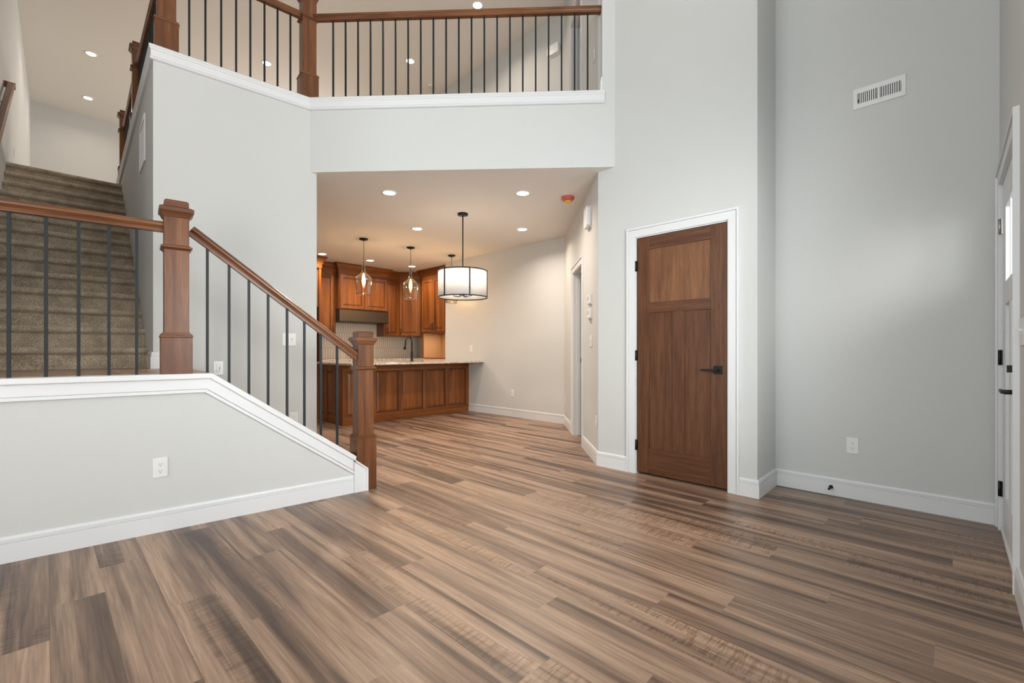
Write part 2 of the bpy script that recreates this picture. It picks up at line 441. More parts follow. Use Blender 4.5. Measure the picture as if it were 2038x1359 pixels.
def make_planks(name, region, zt, zb, label, row0_x=0.012):
    W, LN = 0.175, 1.26
    offs = {0: 2.72, 1: 3.03, 2: 2.36, 3: 2.01, 4: 1.36, 5: 1.67, 6: 1.01, 7: 1.97, 8: 1.24, 9: 0.20, 10: 0.90,
            11: 0.68, 12: 1.30, 13: 0.38, 14: 1.02, 15: 0.68, 16: 0.38, 17: 0.97, 18: -0.01}
    rnd = random.Random(11)
    xa, xb, ya, yb = region
    vs, fs, cols, uvs = [], [], [], []
    for k in range(int(math.floor((xa-row0_x)/W)), int(math.ceil((xb-row0_x)/W))):
        x0, x1 = max(xa, row0_x+k*W), min(xb, row0_x+(k+1)*W)
        y0 = offs.get(k, rnd.uniform(0, LN))
        j = math.floor((ya-y0)/LN)
        while y0+j*LN < yb:
            a, b_ = max(ya, y0+j*LN), min(yb, y0+(j+1)*LN); j += 1
            if b_ <= a: continue
            n = len(vs); vs += [(x0, a, zt), (x1, a, zt), (x1, b_, zt), (x0, b_, zt)]
            fs.append((n, n+1, n+2, n+3)); c = (rnd.random(), rnd.random(), rnd.random(), 1)
            cols += [c]*4; uvs += [(0, a), (W, a), (W, b_), (0, b_)]
    n = len(vs)
    vs += [(xa, ya, zb), (xb, ya, zb), (xb, yb, zb), (xa, yb, zb)]; fs.append((n+3, n+2, n+1, n)); cols += [(0, 0, 0, 1)]*4; uvs += [(0.08, 0)]*4
    me = bpy.data.meshes.new(name); me.from_pydata(vs, [], fs); me.materials.append(M['floor'])
    ca = me.color_attributes.new('plank', 'FLOAT_COLOR', 'CORNER')
    for i, c in enumerate(cols): ca.data[i].color = c
    uv = me.uv_layers.new(name='edge')
    for i, c in enumerate(uvs): uv.data[i].uv = c
    o = bpy.data.objects.new(name, me); COL.objects.link(o)
    return tag(o, label, 'floor', kind='structure')
make_planks('floor', (-5.0, 6.1, -0.35, 9.0), 0.0, -0.06, 'brown streaked wood plank floor of the great room and kitchen')

# stair landing behind the low wall
KB = F_kne
lp = [F_kne.at(-0.10, 0.10), F_kne.at(F_kne.s_of(0.735, 3.365), 0.10), (0.80, 4.43), (S.x, S.y+0.01), (0.585, 4.80), (-0.38, 4.80)]
lp = [(p[0], p[1]) for p in lp]
me_l = MB().prism(lp, LAND-0.05, LAND)
o = obj('floor_landing', me_l, M['floor']); tag(o, 'wood floor of the stair landing behind the low wall', 'floor', kind='structure')
me = o.data
ca = me.color_attributes.new('plank', 'FLOAT_COLOR', 'CORNER')
for i in range(len(me.loops)): ca.data[i].color = (0.3, 1.9, 0.2, 1)
uv = me.uv_layers.new(name='edge')
for i in range(len(me.loops)): uv.data[i].uv = (0.08, 0)

kit_poly = [(P1.x+0.001, P1.y+0.001), (P2.x+0.001, P2.y+0.001), (3.63, 2.385), (5.33, 4.085), (5.33, 6.94), (6.0, 6.94), (6.0, 8.85), (0.84, 8.85), (0.84, 4.6), (PE.x, 4.5)]
poly_slab('ceiling_kitchen', kit_poly, CK, CK+0.06, M['ceil'], 'textured beige kitchen and dining ceiling under the loft', 'ceiling')
loft_poly = [(P1.x+0.05, P1.y+0.02), (P2.x+0.02, P2.y+0.1), (3.75, 2.42), (4.62, 2.42), (5.93, 3.65), (5.45, 4.15), (5.4, 13.25), (-0.25, 13.25), (-0.33, 7.86), (0.71, 7.86), (0.70, 4.55)]
poly_slab('floor_loft', loft_poly, LF-0.16, LF, M['carpet'], 'carpeted loft floor behind the upper railing', 'floor')
poly_slab('ceiling', [(-5.1, -0.34), (6.3, -0.34), (6.3, 13.4), (-0.4, 13.4), (-0.5, 3.54), (-5.1, 3.54)], TOP, TOP+0.1, M['ceil'], 'high textured ceiling over the great room and loft', 'ceiling')

# ---- walls
# closet wall with the stained door
cx0, cx1 = F_clo.s_of(3.63, 1.985), F_clo.s_of(3.63, 1.228)
wall('wall_closet', F_clo, 0, TOP, x1=F_clo.L, openings=[(cx0-0.006, cx1+0.006, 0, 2.078)], label='tall greige wall around the stained wood closet door')
wall('wall_return', F_ret, 0, TOP, th=0.12, x0=0.1196, x1=F_ret.L+0.52, label='narrow return wall between the closet wall and the entry wall')
wall('wall_right', F_rgt, 0, TOP, x0=-0.0, label='tall entry side wall with the air vent')
dL, dR = F_fnt.s_of(3.985, -0.22), F_fnt.s_of(3.075, -0.22)
w0 = [(F_fnt.s_of(-1.1, 0), F_fnt.s_of(-4.6, 0), 0.6, 5.4), (F_fnt.s_of(2.7, 0), F_fnt.s_of(0.1, 0), 2.9, 5.6), (F_fnt.s_of(2.66, 0), F_fnt.s_of(0.7, 0), 0.75, 2.3)]
wall('wall_front', F_fnt, 0, TOP, th=0.14, openings=[(dL-0.006, dR+0.006, 0, 2.078)]+w0, label='exterior front wall with the white entry door')
wall('wall_end', F_end, 0, TOP, th=0.14, openings=[(0.5, 3.1, 0.9, 4.6)], label='far end wall of the great room behind the camera')
# diagonal wall with the cased opening, and its upper storey
oa, ob = F_dia.s_of(4.724, 3.479), F_dia.s_of(4.245, 3.0)
wall('wall_diagonal', F_dia, 0, CK+0.2, openings=[(oa, ob, 0, 2.075)], label='diagonal beige wall with the cased doorway and alarm chime')
ua, ub = F_dia.s_of(4.849, 3.604), F_dia.s_of(4.292, 3.047)
wall('wall_diagonal_loft', F_dia, LF-0.2, TOP, openings=[(ua, ub, LF-0.2, LF+2.10)], label='diagonal loft wall with a doorway above the kitchen')
wall('wall_kitchen', F_kit, 0, CK+0.02, label='plain beige dining wall at the end of the peninsula')
F_k2 = Fr((6.0, 6.94), (5.33, 6.94))
F_k3 = Fr((6.0, 8.85), (6.0, 6.94))
F_k4 = Fr((0.84, 8.85), (6.0, 8.85))
wall('wall_kitchen_recess', Fr((5.40, 6.94), (6.0, 6.94)), 0, CK+0.02, th=-0.12, label='short wall beside the tall cabinet')
wall('wall_kitchen_side', F_k3, 0, CK+0.02, label='side wall behind the tall kitchen cabinet')
wall('wall_kitchen_back', F_k4, 0, CK+0.02, label='back wall of the kitchen behind the cabinets')
wall('wall_loft_side', Fr((5.33, 13.25), (5.33, 4.085)), LF-0.3, TOP, openings=[(0.6, 4.1, 3.75, 5.6)], label='beige loft side wall behind the railing')  # opening cut for the added loft window
wall('wall_loft_back', Fr((-0.3, 13.25), (5.4, 13.25)), LF-0.3, TOP, label='back wall of the loft hallway beyond the stairs')
wall('wall_left', F_lef, 0, TOP, label='left stairwell wall with the short wooden handrail')
wall('wall_great', Fr((-5.0, 3.42), (-0.401, 3.42)), 0, TOP, label='great room wall left of the stairs')
# stair wall (white, carries the loft ledge) and its side along the flight
wall('wall_stair', F_sta, 0, LEDGE-0.02, th=0.14, label='tall white wall beside the lower stairs under the loft railing')
wall('wall_stair_side', F_sid, 0, LEDGE-0.02, th=0.14, x1=F_sid.L-0.0, label='wall along the carpeted flight with the return air grille')
wall('wall_loft_fascia', F_fas, CK+0.001, LEDGE-0.02, th=0.16, label='white beam face over the kitchen opening')
# full-height stub at the right end of the ledge
wall('wall_stub', F_fas, LEDGE-0.02, TOP, th=0.16, x0=F_fas.s_of(3.555, 2.292), label='slim wall end at the right of the upper railing')
# closet / room boxes behind openings
wall('wall_closet_back', Fr((4.5, 2.5), (4.5, 1.1)), 0, 2.5, label='inside back of the closet')
bk = Fr((5.95, 3.65), (4.6, 2.3))
wall('wall_hall_side', Fr((5.36, 4.20), (5.95, 3.65)), 0, TOP, label='hidden side wall of the space behind the diagonal doorway')
wall('wall_closet_side', Fr((3.752, 2.30), (4.70, 2.30)), 0, TOP, th=0.10, label='hidden side wall of the closet')
poly_slab('ceiling_closet', [(3.752, 1.136), (4.6, 1.136), (4.6, 2.29), (3.752, 2.29)], 2.5, 2.6, M['ceil'], 'closet ceiling behind the closed door', 'ceiling')
wall('wall_hall_back', bk, 0, TOP, label='wall seen through the diagonal doorway')

# ---- knee wall
zt = 0.905          # underside of cap
sk = F_kne.s_of(0.727, 3.366); se = F_kne.s_of(1.645, 3.268); slope = 0.72
zs_end = zt-slope*(se-sk)
mb = MB(); th = 0.13
mb.prism([(0.0, 0), (se+0.02, 0), (se+0.02, zs_end-slope*0.02-0.01), (sk, zt), (0.0, zt)], 0, th, 'y')
o = obj('wall_knee', mb, M['wall'], loc=F_kne.at(0), rot=(0, 0, F_kne.rz)); tag(o, 'low grey-white stair wall in the foreground left', 'wall', kind='structure')
sA = math.atan(slope); ca_, sa_ = math.cos(sA), math.sin(sA)
# cap
ct = 0.034; y0, y1 = -0.032, th+0.032
mb = MB()
prof = [(-0.0, zt), (sk, zt), (se, zs_end), (se+ct*sa_, zs_end+ct*ca_), (sk+ct*math.tan(sA/2), zt+ct), (0.0, zt+ct)]
prof[3] = (se+ct*sa_*0.3, zs_end+ct/ca_-slope*ct*sa_*0.3)
mb.prism(prof, y0, y1, 'y')
o = obj('trim_1', mb, M['trim'], loc=F_kne.at(0), rot=(0, 0, F_kne.rz), bevel=0.006); tag(o, 'white cap running along and down the low stair wall', 'trim', kind='structure')
# apron under the cap
mb = MB()
def band(d0, d1, yo):
    """band below the cap line between perpendicular depths d0,d1, sticking out yo"""
    t = math.tan(sA/2)
    se2 = F_kne.s_of(1.632, 3.269)
    def low(d):  # lower polyline at depth d
        return [(0.0, zt-d), (sk-d*t, zt-d), (se2, zt-slope*(se2-sk)-d/ca_)]
    a, b_ = low(d0), low(d1)
    mb.prism([a[0], a[1], b_[1], b_[0]], -yo, 0, 'y'); mb.prism([a[1], a[2], b_[2], b_[1]], -yo, 0, 'y')
band(0.0, 0.062, 0.014); band(0.062, 0.0655, 0.006); band(0.066, 0.084, 0.020)
o = obj('trim_2', mb, M['trim'], loc=F_kne.at(0), rot=(0, 0, F_kne.rz)); tag(o, 'flat white moulding under the low wall cap', 'trim', kind='structure')
# vertical end board next to the bottom newel
mb = MB(); a_ = F_kne.s_of(1.634, 3.269); b_ = F_kne.L
zl = lambda s_: zt-slope*(s_-sk)+0.004
mb.prism([(a_+0.002, 0), (b_-0.014, 0), (b_-0.014, zl(b_-0.014)-0.016), (a_+0.002, zl(a_)-0.016)], -0.018, 0.0, 'y')
mb.prism([(b_-0.016, 0), (b_, 0), (b_, zl(b_)), (b_-0.016, zl(b_)-0.012)], -0.026, 0.0, 'y')
mb.prism([(a_+0.012, zl(a_)-0.018), (b_, zl(b_)-0.016), (b_, zl(b_)), (a_+0.012, zl(a_)-0.002)], -0.026, 0.0, 'y')
mb.box(b_-0.07, b_-0.001, 0.0, 0.02, 0, zl(b_)-0.03)
o = obj('trim_3', mb, M['trim'], loc=F_kne.at(0), rot=(0, 0, F_kne.rz)); tag(o, 'white end board of the low wall beside the bottom newel', 'trim', kind='structure')
baseboard('baseboard_knee', F_kne, [(0, a_)], label='white grooved baseboard along the low stair wall')

# baseboards elsewhere
baseboard('baseboard_closet', F_clo, [(0, cx0-0.082, -0.414, 0), (cx1+0.082, F_clo.L, 0, 1)], label='white baseboards either side of the closet door')
baseboard('baseboard_return', F_ret, [(0, F_ret.L, -1, -1)], label='white baseboard on the narrow return wall')
baseboard('baseboard_right', F_rgt, [(0, F_rgt.L, 1, -1)], label='white baseboard below the vent wall')
baseboard('baseboard_front', F_fnt, [(dR+0.082, F_fnt.L, 0, 0)], label='white baseboard past the entry door')
baseboard('baseboard_diagonal', F_dia, [(0, oa-0.082, 0.414, 0), (ob+0.082, F_dia.L, 0, 0.414)], label='white baseboards on the diagonal wall')
baseboard('baseboard_kitchen', F_kit, [(0.70, F_kit.L, 0, -0.414)], label='white baseboard on the dining wall')
baseboard('baseboard_stair', F_sta, [(0.0, 0.16, -1, 0)], z=LAND, label='short white baseboard at the landing corner')
baseboard('baseboard_stair_side', F_sid, [(F_sid.L-0.26, F_sid.L, 0, 1)], z=LAND, label='short white baseboard at the foot of the carpeted flight')
baseboard('baseboard_loft', Fr((-0.3, 13.25), (5.4, 13.25)), [(0, 5.6)], z=LF, label='white baseboard of the loft back wall')
baseboard('baseboard_left', F_lef, [(F_lef.s_of(-0.31, 7.86), F_lef.L)], z=LF, label='white baseboard of the loft left wall')
# baseboard end that shows against the stub wall above the ledge
o = obj('baseboard_stub', MB().sweep(BB, (0, 0, 0), (0.16, 0, 0)), M['trim'], loc=F_fas.at(F_fas.s_of(3.555, 2.292), 0.16, LEDGE), rot=(0, 0, F_fas.rz-PI/2))
tag(o, 'small baseboard return at the right end of the loft ledge', 'baseboard', kind='structure')

# ---- loft ledge caps (trim)
def ledge(name, fr, xa, xb, mA, mB, wdt, label):
    mb = MB()
    cap = [(0.022, -0.026), (0.028, -0.020), (0.028, -0.008), (0.022, 0.0), (-wdt-0.03, 0.0), (-wdt-0.03, -0.026)]
    mb.sweep(cap, (xa, 0, LEDGE), (xb, 0, LEDGE), mA, mB)
    ap = [(0.0, -0.026), (0.024, -0.026), (0.022, -0.034), (0.016, -0.040), (0.016, -0.092), (0.010, -0.093), (0.010, -0.0965), (0.022, -0.0975), (0.022, -0.108), (0.014, -0.114), (0.0, -0.114)]
    mb.sweep(ap, (xa, 0, LEDGE), (xb, 0, LEDGE), mA, mB)
    o = obj(name, mb, M['trim'], loc=fr.at(0), rot=(0, 0, fr.rz))
    return tag(o, label, 'trim', kind='structure')
tA = math.tan(abs(F_fas.rz-F_sta.rz)/2)
ledge('trim_4', F_sta, 0.0, F_sta.s_of(P1.x, P1.y), -1, -(-tA)*-1 if False else tA*-1*-1*-1, 0.14, 'white ledge cap on the stair wall under the upper railing')
ledge('trim_5', F_fas, 0.0, F_fas.s_of(3.568, 2.277), tA, 0, 0.16, 'white ledge cap along the loft railing over the kitchen')
ledge('trim_6', F_sid, 0.0, F_sid.L, 0, 1, 0.14, 'white ledge cap along the stairwell side')

# ------------------------------------------------------------------ doors
def lever(parent, x, z, dirx, yoff=0.0):
    h = obj('door_handle', MB().box(x-0.032, x+0.032, -0.010+yoff, yoff, z-0.032, z+0.032), M['black'], parent, bevel=0.002, label='black square rosette with lever')
    mb = MB().cyl((x, -0.045+yoff, z), 0.011, 0.036, 16, 'y'); xe = x+dirx*0.115
    mb.box(min(x-dirx*0.01, xe), max(x-dirx*0.01, xe), -0.054+yoff, -0.042+yoff, z-0.008, z+0.008)
    obj('lever', mb, M['black'], h, bevel=0.0015)
    return h
def hinge(parent, x, z, y=0.0):
    mb = MB().cyl((x, y-0.010, z-0.045), 0.0075, 0.09, 12); mb.box(x-0.016, x+0.012, y-0.004, y+0.002, z-0.045, z+0.045)
    return obj('hinge', mb, M['black'], parent, label='black door hinge')

# stained closet door
d = thing('door_1', 'stained brown wood door with one upper panel and two tall lower panels', 'door', F_clo.at(0), F_clo.rz, kind='structure')
w_, z0d, z1d = cx1-cx0, 0.018, 2.067
X = lambda y: F_clo.s_of(3.63, y)
xs = [cx0, X(1.873), X(1.662), X(1.560), X(1.350), cx1]
fy0, fy1 = 0.004, 0.040
mb = MB().box(xs[0], xs[1], fy0, fy1, z0d, z1d); obj('stile', mb, M['door_z'], d, bevel=0.002)
mb = MB().box(xs[4], xs[5], fy0, fy1, z0d, z1d); obj('stile', mb, M['door_z'], d, bevel=0.002)
obj('stile', MB().box(xs[2], xs[3], fy0, fy1, 0.236, 1.408), M['door_z'], d, bevel=0.002)
for za, zb in ((z0d, 0.236), (1.408, 1.497), (1.960, z1d)):
    obj('rail', MB().box(xs[1], xs[4], fy0+0.0003, fy1, za, zb), M['door_x'], d, bevel=0.0015)
obj('panel', MB().box(xs[1]-0.002, xs[4]+0.002, 0.015, 0.030, 1.49, 1.965), M['door_panel'], d, label='lighter upper door panel')
obj('panel', MB().box(xs[1]-0.002, xs[2]+0.002, 0.015, 0.030, 0.23, 1.415), M['door_z'], d)
obj('panel', MB().box(xs[3]-0.002, xs[4]+0.002, 0.015, 0.030, 0.23, 1.415), M['door_z'], d)
lever(d, X(1.292), 0.93, -1, fy0)
for z in (1.825, 1.04, 0.253): hinge(d, cx0-0.003, z, 0.004)
jm = MB()
for a, b_ in ((cx0-0.018, cx0-0.004), (cx1+0.004, cx1+0.018)): jm.box(a, b_, 0.0005, 0.12, 0, 2.085)
jm.box(cx0-0.018, cx1+0.018, 0.0005, 0.12, 2.071, 2.085)
obj('jamb', jm, M['trim'], d, label='white door jamb')
casing('casing', F_clo, cx0-0.012, cx1+0.012, 2.080, parent=d)

# white entry door (three-lite window over two panels)
d = thing('door_2', 'white entry door with small glass lites on the right wall, seen edge-on', 'door', F_fnt.at(0), F_fnt.rz, kind='structure')
fx = lambda x: F_fnt.s_of(x, -0.22)
y0, y1 = 0.006, 0.050
a, b_ = dL, dR
ga, gb = fx(3.80), fx(3.23); gz0, gz1 = 1.475, 1.90
mb = MB()
mb.box(a, ga, y0, y1, 0.03, 2.067); mb.box(gb, b_, y0, y1, 0.03, 2.067)
mb.box(ga, gb, y0, y1, gz1, 2.067)
mb.box(ga, gb, y0, y1, 1.345, gz0)
pa, pb = fx(3.835), fx(3.205); pm = (pa+pb)/2
mb.box(ga, pa, y0, y1, 0.03, 1.345) if pa > ga else None
mb.box(ga, gb, y0, y1, 0.03, 0.24)
mb.box(pm-0.05, pm+0.05, y0, y1, 0.24, 1.345)
obj('door_slab', mb, M['trim'], d, bevel=0.002)
for q0, q1 in ((ga, pm-0.05), (pm+0.05, gb)):
    obj('panel', MB().box(q0, q1, y0+0.014, y1-0.012, 0.24, 1.345), M['trim'], d)
gl = MB().box(ga, gb, 0.024, 0.030, gz0, gz1)
g_ = obj('pane', gl, M['glass'], d, label='clear door glass')
mb = MB()
for k in (1, 2):
    xm = ga+(gb-ga)*k/3; mb.box(xm-0.012, xm+0.012, 0.012, 0.042, gz0, gz1)
obj('muntin', mb, M['trim'], d)
xl = fx(3.16)
lever(d, xl, 0.885, -1, y0)
bt = obj('deadbolt', MB().box(xl-0.03, xl+0.03, -0.012+y0, y0, 0.965, 1.025), M['black'], d, bevel=0.002, label='black deadbolt thumb turn')
obj('thumb_turn', MB().box(xl-0.006, xl+0.006, -0.034+y0, -0.010+y0, 0.978, 1.012), M['black'], bt)
for z, m_ in ((1.825, 'steel'), (1.04, 'black'), (0.253, 'black')):
    hg = hinge(d, a-0.003, z, 0.004)
    if m_ == 'steel': hg.data.materials[0] = M['steel']; hg['label'] = 'bare metal upper hinge'
jm = MB()
for p, q in ((a-0.018, a-0.004), (b_+0.004, b_+0.018)): jm.box(p, q, 0.0005, 0.14, 0, 2.085)
jm.box(a-0.018, b_+0.018, 0.0005, 0.14, 2.071, 2.085)
obj('jamb', jm, M['trim'], d)
obj('threshold', MB().box(a, b_, -0.004, 0.12, 0.0005, 0.028), M['trim'], d, bevel=0.004)
casing('casing', F_fnt, a-0.012, b_+0.012, 2.080, parent=d)

# cased doorway in the diagonal wall (door folded away inside)
def cased(name, xa, xb, zb, zt_, label, strike):
    d = thing(name, label, 'doorway', F_dia.at(0, 0, zb), F_dia.rz, kind='structure')
    h = zt_-zb
    jm = MB().box(xa, xa+0.016, 0, 0.12, 0, h); jm.box(xb-0.016, xb, 0, 0.12, 0, h); jm.box(xa, xb, 0, 0.12, h-0.016, h)
    jm.box(xa+0.016, xa+0.027, 0.045, 0.085, 0, h-0.016); jm.box(xb-0.027, xb-0.016, 0.045, 0.085, 0, h-0.016); jm.box(xa, xb, 0.045, 0.085, h-0.027, h-0.016)
    obj('jamb', jm, M['trim'], d, bevel=0.001)
    if strike: obj('strike_plate', MB().box(xa+0.0155, xa+0.018, 0.092, 0.118, 0.93, 0.99), M['black'], d, label='black strike plate')
    casing('casing', F_dia, xa+0.004, xb-0.004, h-0.004, parent=d)
    return d
cased('door_3', oa, ob, 0, 2.075, 'white cased doorway in the diagonal wall', True)
cased('door_4', ua, ub, LF, LF+2.10, 'white cased loft doorway seen through the upper railing', False)

# great-room windows (behind the camera), plus one added in the loft
def window(name, fr, xa, xb, za, zb, label, nx=2, nz=2):
    d = thing(name, label, 'window', fr.at(0), fr.rz, kind='structure')
    mb = MB(); t = 0.05
    mb.box(xa, xb, 0.03, 0.10, za, za+t); mb.box(xa, xb, 0.03, 0.10, zb-t, zb); mb.box(xa, xa+t, 0.03, 0.10, za, zb); mb.box(xb-t, xb, 0.03, 0.10, za, zb)
    for i in range(1, nx): q = xa+(xb-xa)*i/nx; mb.box(q-0.03, q+0.03, 0.03, 0.10, za, zb)
    for i in range(1, nz): q = za+(zb-za)*i/nz; mb.box(xa, xb, 0.03, 0.10, q-0.03, q+0.03)
    obj('window_frame', mb, M['trim'], d)
    obj('pane', MB().box(xa+t, xb-t, 0.06, 0.064, za+t, zb-t), M['glass'], d)
window('window_1', F_fnt, w0[0][0], w0[0][1], 0.6, 5.4, 'tall front windows of the great room', 3, 2)
window('window_2', F_fnt, w0[1][0], w0[1][1], 2.9, 5.6, 'high window above the entry', 2, 1)
window('window_4', F_fnt, w0[2][0], w0[2][1], 0.75, 2.3, 'low front window beside the entry door', 2, 1)
window('window_added', Fr((5.33, 13.25), (5.33, 4.085)), 0.6, 4.1, 3.75, 5.6, 'added unseen window letting fill light onto the loft ceiling', 2, 1)  # added out of view so the loft lamp reaches the ceiling
window('window_3', F_end, 0.5, 3.1, 0.9, 4.6, 'window in the end wall', 2, 2)

# ------------------------------------------------------------------ staircases
NST = 14; RISE = (LF-LAND)/NST; RUN = 0.2345; Y1 = 4.775
st = thing('staircase', 'upper flight of brown carpeted stairs rising to the loft', 'staircase', (0, Y1, LAND))
for i in range(NST):
    yn = Y1+RUN*i; zt_ = RISE*(i+1)
    xr = S.x+(yn-S.y)*(0.14/4.04)-0.001; xl_ = -0.40+(yn-3.42)*(0.19/9.83)+0.001
    d_ = RUN+0.03 if i < NST-1 else 0.16
    yl = RUN*i; r_ = 0.018
    pr = [(yl+0.026, zt_-RISE-0.004), (yl+0.026, zt_-0.060), (yl+0.014, zt_-0.050)]
    for k in range(7):
        a_k = PI*1.5-PI*k/6*1.0
        pr.append((yl+0.006-0.024*math.sin(PI*k/6), zt_-0.024-0.024*math.cos(PI*k/6)))
    pr += [(yl+d_, zt_+0.0), (yl+d_, zt_-RISE-0.004)]
    m_ = MB(); n_ = len(pr)
    m_.add([(xl_, p[0], p[1]) for p in pr]+[(xr, p[0], p[1]) for p in pr],
           [tuple(range(n_)), tuple(range(2*n_-1, n_-1, -1))]+[(k, (k+1) % n_, (k+1) % n_+n_, k+n_) for k in range(n_)])
    obj('carpeted_step', m_, M['carpet'], st)
# lower flight, hidden behind the low wall
st2 = thing('staircase', 'short lower stairs climbing behind the low wall to the landing', 'staircase', F_kne.at(sk, 0.14, 0), F_kne.rz)
for i in range(4):
    xe = 0.86-0.215*i; zz = LAND/5*(i+1)
    obj('step', MB().box(0.012, xe, 0, 0.82, zz-LAND/5+0.001, zz), M['carpet'], st2)

# ------------------------------------------------------------------ railings
def newel(parent, loc, rz, h=1.07, blk=0.26, hs=0.062, extra=0.0, label=None):
    """craftsman box newel; h above loc.z; 'extra' lengthens the base block"""
    o = thing('tmp', '', '', (0, 0, 0)); bpy.data.objects.remove(o)
    sh = MB().box(-hs, hs, -hs, hs, extra+blk-0.01, extra+h-0.06)
    p = obj('newel_post', sh, M['rail_z'], parent, bevel=0.003, loc=loc, rot=(0, 0, rz))
    if label: p['label'] = label
    b = hs+0.016; e = extra+blk
    obj('base_block', MB().box(-b, b, -b, b, 0.0, e-0.028), M['rail_z'], p, bevel=0.003)
    m_ = MB(); m_.box(-b-0.004, b+0.004, -b-0.004, b+0.004, e-0.028, e-0.018); m_.box(-b, b, -b, b, e-0.018, e-0.008); m_.box(-hs-0.007, hs+0.007, -hs-0.007, hs+0.007, e-0.008, e+0.002)
    obj('base_moulding', m_, M['rail_x'], p, bevel=0.002)
    m_ = MB(); c = extra+0.785*h/1.07
    def ring(r0, z0, r1, z1):
        m_.add([(-r0, -r0, z0), (r0, -r0, z0), (r0, r0, z0), (-r0, r0, z0), (-r1, -r1, z1), (r1, -r1, z1), (r1, r1, z1), (-r1, r1, z1)],
               [(3, 2, 1, 0), (4, 5, 6, 7)]+[(i, (i+1) % 4, (i+1) % 4+4, i+4) for i in range(4)])
    ring(hs+0.002, c-0.020, hs+0.012, c-0.008); ring(hs+0.016, c-0.008, hs+0.016, c+0.002); ring(hs+0.012, c+0.002, hs+0.001, c+0.012)
    obj('collar', m_, M['rail_x'], p, bevel=0.001)
    m_ = MB(); t = extra+h
    ring(hs+0.002, t-0.108, hs+0.008, t-0.098); ring(hs+0.008, t-0.098, hs+0.018, t-0.076)
    ring(hs+0.024, t-0.076, hs+0.024, t-0.052); ring(hs+0.022, t-0.052, hs+0.010, t-0.044)
    ring(hs-0.001, t-0.046, hs-0.001, t-0.010); ring(hs-0.001, t-0.010, hs-0.010, t)
    obj('cap', m_, M['rail_x'], p, bevel=0.0015)
    return p
RP = [(-0.020, 0.0), (0.020, 0.0), (0.020, 0.012), (0.017, 0.014), (0.0165, 0.020), (0.024, 0.030), (0.030, 0.036), (0.031, 0.046), (0.027, 0.055),
      (0.017, 0.062), (0.0, 0.066), (-0.017, 0.062), (-0.027, 0.055), (-0.031, 0.046), (-0.030, 0.036), (-0.024, 0.030), (-0.0165, 0.020), (-0.017, 0.014), (-0.020, 0.012)]
def handrail(parent, A, B, name='handrail', prof=None, k=1.0):
    A = Vector(A); B = Vector(B); d = B-A; L_ = d.length; yaw = math.atan2(d.y, d.x); pit = -math.asin(d.z/L_)
    m_ = MB(); m_.sweep([(p[0]*k, p[1]*k) for p in (prof or RP)], (0, 0, 0), (L_, 0, 0))
    return obj(name, m_, M['rail_x'], parent, loc=A-Vector(parent.location), rot=(0, pit, yaw), bevel=0)
BAL = 0.0073
def baluster(parent, x, y, z0, z1, rz):
    b = 0.0073
    o = obj('baluster', MB().box(-b, b, -b, b, 0, z1-z0), M['iron'], parent, loc=Vector((x, y, z0))-Vector(parent.location), rot=(0, 0, rz))
    return o

# lower railing on the low wall
LR = thing('stair_railing', 'lower stair railing with wood posts and dark iron balusters on the low white wall', 'railing', F_kne.at(sk, 0.065, 0.94))
def kp(x, y, off=0.065):
    s_ = F_kne.s_of(x, y); return s_
def K(s_, z): p = F_kne.at(s_, 0.065, z); return Vector(p)
rel = lambda v: Vector(v)-Vector(LR.location)
n1s = F_kne.s_of(0.558, 3.385)
# the post front faces the room flush with the cap edge
newel(LR, rel(F_kne.at(n1s, 0.062, 0.925)), F_kne.rz, h=1.075, blk=0.265, label='upper newel post at the landing corner')
n2s = F_kne.s_of(1.742, 3.257)
newel(LR, rel(F_kne.at(n2s, 0.080, 0.0)), F_kne.rz, h=1.235-0.16, blk=0.265, extra=0.16, label='bottom newel post standing on the wood floor')
hr0 = 1.805
handrail(LR, K(-0.02, hr0), K(n1s-0.055, hr0))
zA = 1.80; xA = n1s+0.055
xB = n2s-0.06
z_top_of = lambda s_: zA-slope*(s_-xA)
rs = 0.757; RZ0 = 1.815
handrail(LR, K(xA, RZ0), K(xB, RZ0-rs*(xB-xA)))
for s_ in [F_kne.s_of(*p) for p in ((-0.139, 3.461), (-0.004, 3.446), (0.123, 3.432), (0.249, 3.419), (0.371, 3.406))]+[0.03]:
    p = K(s_, 0); baluster(LR, p.x, p.y, zt+ct-0.002, hr0+0.004, F_kne.rz)
for q in ((0.719, 3.368), (0.838, 3.355), (0.952, 3.343), (1.068, 3.330), (1.188, 3.317), (1.303, 3.305), (1.417, 3.292), (1.536, 3.279)):
    s_ = F_kne.s_of(*q); p = K(s_, 0)
    zb = zt+ct/ca_-slope*(s_-sk) if s_ > sk+0.01 else zt+ct
    baluster(LR, p.x, p.y, zb-0.006, RZ0-rs*(s_-xA)+0.006, F_kne.rz)

